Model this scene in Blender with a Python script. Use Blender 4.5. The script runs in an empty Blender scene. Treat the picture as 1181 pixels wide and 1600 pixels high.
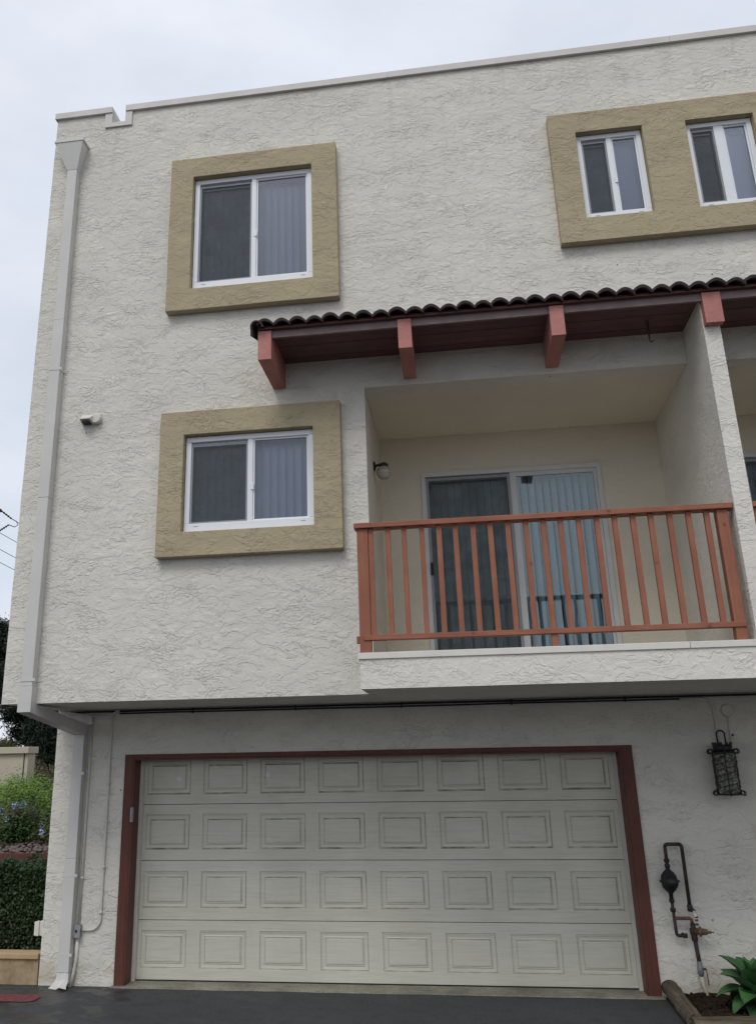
import bpy, math, random
import numpy as np
from mathutils import Vector, Matrix, noise, Euler

random.seed(7)
rng = np.random.default_rng(7)
R = math.radians
scene = bpy.context.scene
col = scene.collection

# ------------------------------------------------------------------ camera
cam = bpy.data.cameras.new('camera')
camo = bpy.data.objects.new('camera', cam)
col.objects.link(camo)
cam.sensor_fit = 'HORIZONTAL'
cam.sensor_width = 36.0
cam.lens = 41.92
cam.shift_x = 0.0728
cam.shift_y = -0.0683
cam.clip_start = 0.05
cam.clip_end = 3000
_r = Vector((0.98796, 0.1538, -0.01694))
_u = Vector((0.0654, -0.31586, 0.94655))
_f = Vector((-0.14023, 0.93626, 0.32211))
m = Matrix((_r, _u, -_f)).transposed().to_4x4()
m.translation = Vector((3.437, -8.061, 2.058))
camo.matrix_world = m
scene.camera = camo

# ------------------------------------------------------------------ world, sun, exposure
SUN_EL, SUN_AZ = R(52), R(195)      # azimuth clockwise from +Y: behind the camera, a little left
world = bpy.data.worlds.new('World')
scene.world = world
world.use_nodes = True
wn, wl = world.node_tree.nodes, world.node_tree.links
wn.clear()
sky = wn.new('ShaderNodeTexSky')
sky.sky_type = 'NISHITA'
sky.sun_disc = False
sky.sun_elevation = SUN_EL
sky.sun_rotation = SUN_AZ
sky.air_density = 1.0
sky.dust_density = 2.0
tc = wn.new('ShaderNodeTexCoord')
mp = wn.new('ShaderNodeMapping')
mp.inputs['Scale'].default_value = (1.0, 1.0, 2.2)
cn = wn.new('ShaderNodeTexNoise')
cn.inputs['Scale'].default_value = 2.1
cn.inputs['Detail'].default_value = 6
cn.inputs['Roughness'].default_value = 0.55
cr = wn.new('ShaderNodeMapRange')
cr.inputs['From Min'].default_value = 0.34
cr.inputs['From Max'].default_value = 0.62
cr.inputs['To Min'].default_value = 0.80
cr.inputs['To Max'].default_value = 0.97
cn2 = wn.new('ShaderNodeTexNoise')
cn2.inputs['Scale'].default_value = 3.4
cn2.inputs['Detail'].default_value = 5
ccol = wn.new('ShaderNodeValToRGB')
ccol.color_ramp.elements[0].position = 0.34
ccol.color_ramp.elements[0].color = (0.74, 0.80, 0.90, 1)
ccol.color_ramp.elements[1].position = 0.66
ccol.color_ramp.elements[1].color = (0.85, 0.875, 0.955, 1)
b1 = wn.new('ShaderNodeBackground')
b1.inputs['Strength'].default_value = 0.10
b2 = wn.new('ShaderNodeBackground')
b2.inputs['Strength'].default_value = 1.02
mx = wn.new('ShaderNodeMixShader')
wo = wn.new('ShaderNodeOutputWorld')
wl.new(tc.outputs['Generated'], mp.inputs['Vector'])
wl.new(mp.outputs[0], cn.inputs['Vector'])
wl.new(mp.outputs[0], cn2.inputs['Vector'])
wl.new(cn.outputs[0], cr.inputs['Value'])
wl.new(cn2.outputs[0], ccol.inputs['Fac'])
wl.new(sky.outputs[0], b1.inputs['Color'])
wl.new(ccol.outputs[0], b2.inputs['Color'])
wl.new(cr.outputs[0], mx.inputs['Fac'])
wl.new(b1.outputs[0], mx.inputs[1])
wl.new(b2.outputs[0], mx.inputs[2])
wl.new(mx.outputs[0], wo.inputs['Surface'])

sl = bpy.data.lights.new('sun', 'SUN')
sl.energy = 1.2
sl.angle = R(24)
sl.color = (1.0, 0.975, 0.94)
so = bpy.data.objects.new('sun', sl)
col.objects.link(so)
sd = Vector((math.sin(SUN_AZ) * math.cos(SUN_EL), math.cos(SUN_AZ) * math.cos(SUN_EL), math.sin(SUN_EL)))
so.rotation_euler = sd.to_track_quat('Z', 'Y').to_euler()
so.location = (0, -12, 20)

scene.view_settings.view_transform = 'Standard'
scene.view_settings.look = 'None'
scene.view_settings.exposure = 0.02
scene.view_settings.gamma = 1.0
scene.view_settings.use_curve_mapping = False
scene.cycles.max_bounces = 6
scene.cycles.diffuse_bounces = 4
scene.cycles.glossy_bounces = 3
scene.cycles.transparent_max_bounces = 12

# ------------------------------------------------------------------ material helpers
class NT:
    def __init__(s, name):
        s.m = bpy.data.materials.new(name)
        s.m.use_nodes = True
        s.t = s.m.node_tree
        s.t.nodes.clear()
        s.out = s.t.nodes.new('ShaderNodeOutputMaterial')
    def n(s, typ, **kw):
        nd = s.t.nodes.new(typ)
        for k, v in kw.items():
            setattr(nd, k, v)
        return nd
    def l(s, a, b):
        s.t.links.new(a, b)
    def pos(s, scale=(1, 1, 1), obj=False):
        if obj:
            g = s.n('ShaderNodeTexCoord'); o = g.outputs['Object']
        else:
            g = s.n('ShaderNodeNewGeometry'); o = g.outputs['Position']
        mp = s.n('ShaderNodeMapping')
        mp.inputs['Scale'].default_value = scale
        s.l(o, mp.inputs['Vector'])
        return mp.outputs[0]
    def noise(s, vec, scale, detail=4, rough=0.55, out=0):
        nd = s.n('ShaderNodeTexNoise')
        nd.inputs['Scale'].default_value = scale
        nd.inputs['Detail'].default_value = detail
        nd.inputs['Roughness'].default_value = rough
        s.l(vec, nd.inputs['Vector'])
        return nd.outputs[out]
    def rng(s, v, a, b, c, d, smooth=False):
        nd = s.n('ShaderNodeMapRange')
        if smooth:
            nd.interpolation_type = 'SMOOTHSTEP'
        for k, x in zip(('From Min', 'From Max', 'To Min', 'To Max'), (a, b, c, d)):
            if hasattr(x, 'is_output'):
                s.l(x, nd.inputs[k])
            else:
                nd.inputs[k].default_value = x
        s.l(v, nd.inputs['Value'])
        return nd.outputs[0]
    def math(s, op, a, b=None):
        nd = s.n('ShaderNodeMath', operation=op)
        for i, x in enumerate((a, b)):
            if x is None:
                continue
            if hasattr(x, 'is_output'):
                s.l(x, nd.inputs[i])
            else:
                nd.inputs[i].default_value = x
        return nd.outputs[0]
    def mix(s, fac, a, b, mode='MIX'):
        nd = s.n('ShaderNodeMix', data_type='RGBA', blend_type=mode)
        for i, x in ((0, fac), (6, a), (7, b)):
            if hasattr(x, 'is_output'):
                s.l(x, nd.inputs[i])
            elif i == 0:
                nd.inputs[i].default_value = x
            else:
                nd.inputs[i].default_value = (*x, 1)
        return nd.outputs[2]
    def bsdf(s, color, rough=0.8, metal=0.0, spec=0.3, bump=None, bdist=0.005, bstr=1.0, **kw):
        b = s.n('ShaderNodeBsdfPrincipled')
        for k, x in (('Base Color', color), ('Roughness', rough), ('Metallic', metal), ('Specular IOR Level', spec)):
            if hasattr(x, 'is_output'):
                s.l(x, b.inputs[k])
            elif k == 'Base Color':
                b.inputs[k].default_value = (*x, 1)
            else:
                b.inputs[k].default_value = x
        if bump is not None:
            bn = s.n('ShaderNodeBump')
            bn.inputs['Strength'].default_value = bstr
            bn.inputs['Distance'].default_value = bdist
            s.l(bump, bn.inputs['Height'])
            s.l(bn.outputs[0], b.inputs['Normal'])
        s.l(b.outputs[0], s.out.inputs['Surface'])
        return b

def stucco(name, c1, c2, relief=1.0, dirt=True, fine=1.0):
    t = NT(name)
    p = t.pos((1.0, 1.0, 1.75))
    w = t.noise(p, 3.2, 2, 0.5, 1)
    sub = t.n('ShaderNodeVectorMath', operation='SUBTRACT')
    sub.inputs[1].default_value = (0.5, 0.5, 0.5)
    t.l(w, sub.inputs[0])
    sc = t.n('ShaderNodeVectorMath', operation='SCALE')
    sc.inputs['Scale'].default_value = 0.34
    t.l(sub.outputs[0], sc.inputs[0])
    ad = t.n('ShaderNodeVectorMath', operation='ADD')
    t.l(p, ad.inputs[0]); t.l(sc.outputs[0], ad.inputs[1])
    q = ad.outputs[0]
    # trowelled laps: flat plateaus whose edges are crisp in places and vanish in others
    mA = t.noise(p, 3.4, 2)
    mB = t.noise(p, 2.3, 2)
    def lap(nz, thr, wid, mk, m0, m1):
        return t.math('MULTIPLY', t.rng(nz, thr, thr + wid, 0, 1), t.rng(mk, m0, m1, 0, 1, True))
    n1 = t.noise(q, 5.2, 2, 0.5)
    n2 = t.noise(q, 9.5, 2, 0.55)
    n3 = t.noise(q, 24.0, 2, 0.6)
    h = t.math('MULTIPLY', lap(n1, 0.50, 0.012, mA, 0.46, 0.60), 0.50)
    h = t.math('ADD', h, t.math('MULTIPLY', lap(n2, 0.56, 0.016, mB, 0.44, 0.60), 0.45))
    h = t.math('ADD', h, t.math('MULTIPLY', lap(n2, 0.44, 0.016, mA, 0.56, 0.42), 0.45))
    h = t.math('ADD', h, t.math('MULTIPLY', lap(n3, 0.50, 0.045, mB, 0.46, 0.60), 0.42 * fine))
    # sandy drags between the laps
    msk = t.rng(mB, 0.42, 0.58, 1.0, 0.15)
    h = t.math('ADD', h, t.math('MULTIPLY', t.math('MULTIPLY', t.noise(q, 58.0, 2, 0.6), msk), 0.60 * fine))
    h = t.math('ADD', h, t.math('MULTIPLY', n1, 0.30))
    big = t.noise(p, 0.9, 4, 0.6)
    c = t.mix(t.rng(big, 0.35, 0.65, 0, 1), c1, c2)
    c = t.mix(t.rng(t.noise(p, 30, 3), 0.4, 0.7, 0.0, 0.10), c, tuple(x * 0.72 for x in c1))
    if dirt:
        g = t.n('ShaderNodeNewGeometry')
        sx = t.n('ShaderNodeSeparateXYZ'); t.l(g.outputs['Position'], sx.inputs[0])
        hz = t.rng(sx.outputs[2], 0.02, 0.34, 1, 0, True)
        dn = t.rng(t.noise(p, 3.5, 4), 0.40, 0.66, 0.0, 0.65)
        c = t.mix(t.math('MULTIPLY', hz, dn), c, (0.36, 0.26, 0.14))
        # rain streaks below the parapet and overall weathering
        ps = t.pos((3.0, 1.0, 0.16))
        st = t.rng(t.noise(ps, 3.0, 4), 0.55, 0.8, 0, 1)
        tp = t.rng(sx.outputs[2], 6.2, 9.4, 0.05, 0.32)
        c = t.mix(t.math('MULTIPLY', st, tp), c, tuple(x * 0.6 for x in c2))
        vo = t.n('ShaderNodeTexVoronoi'); vo.inputs['Scale'].default_value = 2.2
        vo.inputs['Randomness'].default_value = 1.0
        t.l(t.pos((1, 1, 1)), vo.inputs['Vector'])
        spot = t.rng(vo.outputs['Distance'], 0.016, 0.026, 0.75, 0.0)
        c = t.mix(spot, c, (0.10, 0.09, 0.08))
    t.bsdf(c, 0.92, spec=0.12, bump=h, bdist=0.0082 * relief)
    return t.m

def paint(name, c, rough=0.5, spec=0.4, vary=0.12, scale=6, bump=0.0):
    t = NT(name)
    p = t.pos()
    n = t.noise(p, scale, 5, 0.6)
    cc = t.mix(t.rng(n, 0.3, 0.7, 0, 1), c, tuple(x * (1 - vary) for x in c))
    if bump:
        t.bsdf(cc, rough, spec=spec, bump=t.noise(p, 90, 3), bdist=bump)
    else:
        t.bsdf(cc, rough, spec=spec)
    return t.m

def wood(name, c1, c2, axis=0, rough=0.62, bump=0.0012, knots=True):
    t = NT(name)
    s = [26, 26, 26]; s[axis] = 1.4
    p = t.pos(tuple(s))
    n = t.noise(p, 1.3, 6, 0.65)
    c = t.mix(t.rng(n, 0.32, 0.68, 0, 1), c1, c2)
    pb = t.pos((1, 1, 1))
    big = t.noise(pb, 3.2, 4)
    c = t.mix(t.rng(big, 0.38, 0.7, 0, 0.45), c, tuple(x * 0.62 for x in c2))
    if knots:
        vo = t.n('ShaderNodeTexVoronoi'); vo.inputs['Scale'].default_value = 5.0
        t.l(pb, vo.inputs['Vector'])
        c = t.mix(t.rng(vo.outputs['Distance'], 0.05, 0.11, 0.55, 0), c, tuple(x * 0.35 for x in c2))
    t.bsdf(c, rough, spec=0.25, bump=n, bdist=bump)
    return t.m

M = {}
M['stucco'] = stucco('stucco_offwhite', (0.715, 0.688, 0.612), (0.65, 0.628, 0.562))
M['stucco_low'] = stucco('stucco_garage', (0.725, 0.695, 0.615), (0.665, 0.64, 0.57), relief=0.95)
M['stucco_smooth'] = stucco('stucco_balcony', (0.71, 0.655, 0.545), (0.66, 0.61, 0.505), relief=0.35, dirt=False, fine=0.8)
M['stucco_pier'] = stucco('stucco_pier', (0.75, 0.715, 0.64), (0.69, 0.66, 0.59), relief=0.8, dirt=False)
M['tan'] = stucco('stucco_tan', (0.45, 0.385, 0.255), (0.405, 0.345, 0.228), relief=0.9, dirt=False)
M['coping'] = paint('coping_paint', (0.66, 0.63, 0.58), 0.55, vary=0.15, scale=3)
M['spout'] = paint('downspout_paint', (0.625, 0.61, 0.575), 0.5, vary=0.10, scale=2.5)
M['vinyl'] = paint('white_vinyl', (0.80, 0.82, 0.84), 0.35, vary=0.04)
M['alu'] = paint('aluminium_frame', (0.62, 0.63, 0.63), 0.45, vary=0.08)
M['screenframe'] = paint('screen_frame', (0.28, 0.30, 0.32), 0.5)
M['blind'] = paint('blind_vinyl', (0.80, 0.81, 0.82), 0.5, vary=0.06)
M['shade'] = paint('shade_or_sky_sheet', (0.50, 0.53, 0.58), 0.8, vary=0.06)
M['red'] = wood('redwood_stain_x', (0.36, 0.150, 0.092), (0.285, 0.108, 0.066), 0)
M['redz'] = wood('redwood_stain_z', (0.36, 0.150, 0.092), (0.285, 0.108, 0.066), 2)
M['beam'] = wood('beam_red_paint', (0.52, 0.225, 0.195), (0.45, 0.185, 0.16), 1, knots=False)
M['soffit'] = wood('soffit_brown', (0.155, 0.082, 0.076), (0.125, 0.064, 0.060), 0, knots=False)
M['fascia'] = paint('fascia_purple_grey', (0.24, 0.17, 0.165), 0.6, vary=0.2)
M['trim'] = wood('garage_trim_red', (0.142, 0.054, 0.039), (0.106, 0.039, 0.029), 2, rough=0.5, knots=False)
M['black'] = paint('black_metal', (0.022, 0.022, 0.024), 0.5, vary=0.4)
M['rubber'] = paint('black_rubber', (0.02, 0.02, 0.022), 0.7)
M['grey_metal'] = paint('galvanised', (0.33, 0.34, 0.35), 0.45, vary=0.25, scale=30)
M['conduit'] = paint('conduit_paint', (0.66, 0.63, 0.56), 0.6, vary=0.12)
M['pvc'] = paint('pvc_dirty', (0.55, 0.50, 0.38), 0.5, vary=0.3, scale=14)
M['brass'] = paint('brass_tarnished', (0.17, 0.105, 0.05), 0.45, vary=0.4, scale=30)
M['white'] = paint('white_paint', (0.74, 0.705, 0.63), 0.55)
M['redplastic'] = paint('red_handle', (0.23, 0.05, 0.035), 0.45)
M['bluegrey'] = paint('bluegrey_valve', (0.20, 0.215, 0.23), 0.45, vary=0.3, scale=30)

# rusty iron pipe
t = NT('rusty_iron')
p = t.pos()
n = t.noise(p, 28, 5, 0.65)
t.bsdf(t.mix(t.rng(n, 0.45, 0.66, 0, 1), (0.030, 0.026, 0.024), (0.105, 0.046, 0.028)), 0.7, spec=0.3, bump=n, bdist=0.002)
M['iron'] = t.m
# copper pipe
t = NT('copper_old'); p = t.pos()
t.bsdf(t.mix(t.rng(t.noise(p, 35, 4), 0.4, 0.65, 0, 1), (0.07, 0.045, 0.038), (0.26, 0.10, 0.06)), 0.55, spec=0.4)
M['copper'] = t.m

# garage door: embossed steel, dust lines
t = NT('garage_door_paint')
p = t.pos((1.2, 1, 34))
gr = t.noise(p, 3.0, 5, 0.65)
pb = t.pos()
c = t.mix(t.rng(t.noise(pb, 1.3, 4), 0.35, 0.65, 0, 1), (0.63, 0.61, 0.52), (0.57, 0.555, 0.465))
c = t.mix(t.rng(gr, 0.46, 0.72, 0.0, 0.34), c, (0.35, 0.34, 0.28))
g = t.n('ShaderNodeNewGeometry'); sx = t.n('ShaderNodeSeparateXYZ'); t.l(g.outputs['Position'], sx.inputs[0])
c = t.mix(t.math('MULTIPLY', t.rng(t.noise(pb, 2.2, 5), 0.45, 0.7, 0, 1), t.rng(sx.outputs[2], 0.5, 2.1, 0.06, 0.30)), c, (0.31, 0.305, 0.24))
vo = t.n('ShaderNodeTexVoronoi'); vo.inputs['Scale'].default_value = 3.1; t.l(pb, vo.inputs['Vector'])
spm = t.math('MULTIPLY', t.rng(sx.outputs[2], 1.60, 1.75, 0, 1), t.rng(sx.outputs[0], 1.6, 1.9, 1, 0))
wp = t.math('ADD', vo.outputs['Distance'], t.rng(t.noise(pb, 40, 3), 0.3, 0.7, -0.06, 0.06))
c = t.mix(t.math('MULTIPLY', t.rng(wp, 0.05, 0.09, 0.6, 0), spm), c, (0.72, 0.72, 0.70))
t.bsdf(c, 0.5, spec=0.35, bump=gr, bdist=0.0012)
M['gdoor'] = t.m
# darker broken tone on chosen groove faces of the door panels, weaker low down
t = NT('panel_groove_dark'); p = t.pos()
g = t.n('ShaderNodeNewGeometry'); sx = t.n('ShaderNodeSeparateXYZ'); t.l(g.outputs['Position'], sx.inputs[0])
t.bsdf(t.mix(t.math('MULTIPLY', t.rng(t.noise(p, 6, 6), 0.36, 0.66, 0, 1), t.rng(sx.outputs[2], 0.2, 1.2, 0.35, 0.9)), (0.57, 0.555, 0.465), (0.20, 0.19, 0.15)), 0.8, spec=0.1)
M['groove_dark'] = t.m

def glass(name, tint, refl, film=(0.5, 0.55, 0.6), filmfac=0.0):
    t = NT(name)
    fr = t.n('ShaderNodeFresnel'); fr.inputs['IOR'].default_value = 1.5
    k = t.math('MINIMUM', t.math('MULTIPLY', fr.outputs[0], refl), 1.0)
    tr = t.n('ShaderNodeBsdfTransparent'); tr.inputs['Color'].default_value = (*tint, 1)
    gl = t.n('ShaderNodeBsdfGlossy'); gl.inputs['Roughness'].default_value = 0.01
    bp = t.n('ShaderNodeBump'); bp.inputs['Distance'].default_value = 0.004; bp.inputs['Strength'].default_value = 0.35
    t.l(t.noise(t.pos((1, 1, 0.5)), 2.5, 2), bp.inputs['Height'])
    t.l(bp.outputs[0], gl.inputs['Normal'])
    mx = t.n('ShaderNodeMixShader')
    t.l(k, mx.inputs[0]); t.l(tr.outputs[0], mx.inputs[1]); t.l(gl.outputs[0], mx.inputs[2])
    t.l(mx.outputs[0], t.out.inputs['Surface'])
    return t.m
M['glass'] = glass('window_glass', (0.84, 0.87, 0.93), 1.6)
M['glass_low'] = glass('slider_glass', (0.76, 0.87, 0.90), 2.2)

def screen(name, c, cover):
    t = NT(name)
    p = t.pos((1, 1, 1))
    w = t.noise(t.pos((0.6, 1, 0.9)), 7, 3)
    wv = t.n('ShaderNodeTexWave'); wv.inputs['Scale'].default_value = 120; t.l(p, wv.inputs['Vector'])
    k = t.math('ADD', t.rng(w, 0.3, 0.7, cover - 0.10, cover + 0.08), t.math('MULTIPLY', wv.outputs[1], 0.04))
    df = t.n('ShaderNodeBsdfDiffuse'); df.inputs['Color'].default_value = (*c, 1)
    tr = t.n('ShaderNodeBsdfTransparent')
    mx = t.n('ShaderNodeMixShader')
    t.l(k, mx.inputs[0]); t.l(tr.outputs[0], mx.inputs[1]); t.l(df.outputs[0], mx.inputs[2])
    t.l(mx.outputs[0], t.out.inputs['Surface'])
    return t.m
M['screen_door'] = screen('door_insect_mesh', (0.11, 0.13, 0.135), 0.36)
M['screen'] = screen('insect_mesh', (0.115, 0.13, 0.135), 0.38)

# lantern glass: hammered, dirty
t = NT('hammered_glass'); p = t.pos()
vo = t.n('ShaderNodeTexVoronoi'); vo.inputs['Scale'].default_value = 60; t.l(p, vo.inputs['Vector'])
t.bsdf(t.mix(t.rng(t.noise(p, 30, 3), 0.4, 0.65, 0, 1), (0.07, 0.07, 0.055), (0.30, 0.30, 0.24)), 0.2, spec=0.6, bump=vo.outputs['Distance'], bdist=0.01)
M['hammered'] = t.m
t = NT('globe_glass'); p = t.pos((1, 1, 60))
t.bsdf(t.mix(t.rng(t.noise(p, 1.2, 2), 0.4, 0.6, 0, 1), (0.42, 0.40, 0.34), (0.30, 0.28, 0.23)), 0.2, spec=0.6)
M['globe'] = t.m

# asphalt
t = NT('asphalt_sealed')
p = t.pos()
gr = t.noise(p, 190, 3, 0.7)
big = t.noise(p, 0.8, 5, 0.6)
c = t.mix(t.rng(big, 0.35, 0.65, 0, 1), (0.030, 0.033, 0.036), (0.052, 0.055, 0.058))
c = t.mix(t.rng(gr, 0.5, 0.75, 0, 0.5), c, (0.085, 0.087, 0.088))
c = t.mix(t.rng(t.noise(p, 55, 4, 0.7), 0.46, 0.70, 0, 0.75), c, (0.095, 0.097, 0.099))
c = t.mix(t.rng(t.noise(p, 7, 5, 0.7), 0.50, 0.68, 0, 0.5), c, (0.022, 0.023, 0.025))
g = t.n('ShaderNodeNewGeometry'); sx = t.n('ShaderNodeSeparateXYZ'); t.l(g.outputs['Position'], sx.inputs[0])
wet = t.math('MULTIPLY', t.rng(t.noise(t.pos((1, 1.5, 1)), 2.4, 5, 0.6), 0.47, 0.53, 0, 1), t.rng(sx.outputs[0], 0.1, 0.7, 1, 0.10))
c = t.mix(t.math('MULTIPLY', wet, 0.65), c, (0.013, 0.014, 0.015))
vo = t.n('ShaderNodeTexVoronoi'); vo.inputs['Scale'].default_value = 2.6; t.l(p, vo.inputs['Vector'])
c = t.mix(t.rng(vo.outputs['Distance'], 0.012, 0.02, 0.8, 0), c, (0.45, 0.45, 0.42))
t.bsdf(c, t.rng(wet, 0, 1, 0.75, 0.30), spec=0.4, bump=t.noise(p, 80, 4, 0.7), bdist=0.008)
M['asphalt'] = t.m
t = NT('concrete_old'); p = t.pos(); gr = t.noise(p, 40, 5, 0.7)
c = t.mix(t.rng(t.noise(p, 3, 5), 0.35, 0.65, 0, 1), (0.34, 0.32, 0.255), (0.20, 0.19, 0.15))
t.bsdf(t.mix(t.rng(gr, 0.45, 0.7, 0, 0.6), c, (0.12, 0.115, 0.09)), 0.9, spec=0.1, bump=gr, bdist=0.006)
M['concrete'] = t.m
t = NT('red_line_paint'); p = t.pos(); gr = t.noise(p, 60, 4, 0.7)
t.bsdf(t.mix(t.rng(t.noise(t.pos((1, 1, 1)), 22, 6, 0.75), 0.46, 0.60, 0, 0.85), (0.20, 0.05, 0.052), (0.06, 0.045, 0.045)), 0.7, spec=0.2, bump=gr, bdist=0.003)
M['redline'] = t.m
t = NT('earth'); p = t.pos(); gr = t.noise(p, 45, 6, 0.75)
t.bsdf(t.mix(t.rng(gr, 0.35, 0.65, 0, 1), (0.014, 0.011, 0.009), (0.075, 0.055, 0.038)), 0.95, spec=0.05, bump=gr, bdist=0.03)
M['earth'] = t.m
t = NT('mulch_slope'); p = t.pos(); gr = t.noise(p, 25, 6, 0.75)
t.bsdf(t.mix(t.rng(gr, 0.35, 0.65, 0, 1), (0.05, 0.035, 0.028), (0.14, 0.085, 0.065)), 0.95, spec=0.05, bump=gr, bdist=0.04)
M['mulch'] = t.m
t = NT('sandstone_tan'); p = t.pos(); n = t.noise(t.pos((1, 1, 0.8)), 4.5, 5, 0.6)
t.bsdf(t.mix(t.rng(n, 0.42, 0.62, 0, 1), (0.42, 0.34, 0.22), (0.27, 0.19, 0.105)), 0.85, spec=0.1, bump=t.noise(p, 60, 3), bdist=0.002)
M['sandstone'] = t.m
M['tancap'] = paint('tan_cap', (0.50, 0.36, 0.20), 0.8, vary=0.18, scale=9)
M['farwall'] = paint('far_stucco', (0.52, 0.48, 0.37), 0.9, vary=0.12, scale=1.2)
M['log'] = wood('weathered_log', (0.20, 0.165, 0.12), (0.055, 0.043, 0.03), 1, rough=0.95, bump=0.02)
M['logx'] = wood('weathered_log_x', (0.19, 0.155, 0.11), (0.05, 0.04, 0.028), 0, rough=0.95, bump=0.02)
M['tile'] = paint('clay_tile_dark', (0.085, 0.055, 0.055), 0.8, vary=0.55, scale=14, bump=0.003)
M['bark'] = wood('bark', (0.11, 0.08, 0.055), (0.05, 0.036, 0.025), 2, rough=0.95, bump=0.02, knots=False)
M['rock'] = paint('river_rock', (0.19, 0.15, 0.135), 0.85, vary=0.5, scale=16)
M['creosote'] = paint('pole_wood', (0.10, 0.075, 0.055), 0.9, vary=0.3)

def leafmat(name, c1, c2, c3=None, rough=0.5, transl=0.25):
    t = NT(name)
    g = t.n('ShaderNodeNewGeometry')
    c = t.mix(g.outputs['Random Per Island'], c1, c2)
    if c3:
        c = t.mix(t.rng(t.noise(t.pos(), 3.0, 3), 0.48, 0.66, 0, 1), c, c3)
    b = t.bsdf(c, rough, spec=0.35)
    tr = t.n('ShaderNodeBsdfTranslucent')
    t.l(c, tr.inputs['Color'])
    mx = t.n('ShaderNodeMixShader'); mx.inputs[0].default_value = transl
    t.l(b.outputs[0], mx.inputs[1]); t.l(tr.outputs[0], mx.inputs[2])
    t.l(mx.outputs[0], t.out.inputs['Surface'])
    return t.m
M['hedge'] = leafmat('hedge_leaf', (0.022, 0.045, 0.016), (0.055, 0.095, 0.032))
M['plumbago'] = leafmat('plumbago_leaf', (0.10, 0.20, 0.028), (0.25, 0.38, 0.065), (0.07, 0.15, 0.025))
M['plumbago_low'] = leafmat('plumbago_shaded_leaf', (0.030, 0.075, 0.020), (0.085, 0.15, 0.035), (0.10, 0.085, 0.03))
M['flower'] = leafmat('plumbago_flower', (0.30, 0.36, 0.68), (0.55, 0.58, 0.85))
M['pine'] = leafmat('pine_needle', (0.012, 0.024, 0.017), (0.032, 0.050, 0.032), transl=0.1)
M['olive'] = leafmat('olive_leaf', (0.075, 0.085, 0.035), (0.16, 0.15, 0.07))
M['brush'] = leafmat('dry_brush_leaf', (0.08, 0.075, 0.04), (0.19, 0.15, 0.10))
t = NT('agave_leaf'); p = t.pos((1, 1, 1))
tcn = t.n('ShaderNodeTexCoord'); sx = t.n('ShaderNodeSeparateXYZ'); t.l(tcn.outputs['Generated'], sx.inputs[0])
oi = t.n('ShaderNodeObjectInfo')
c = t.mix(t.rng(t.noise(p, 12, 3), 0.3, 0.7, 0, 1), (0.030, 0.105, 0.030), (0.062, 0.155, 0.045))
c = t.mix(t.math('MULTIPLY', oi.outputs['Random'], 0.30), c, (0.11, 0.20, 0.12))
t.bsdf(c, 0.42, spec=0.4)
M['agave'] = t.m

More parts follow.
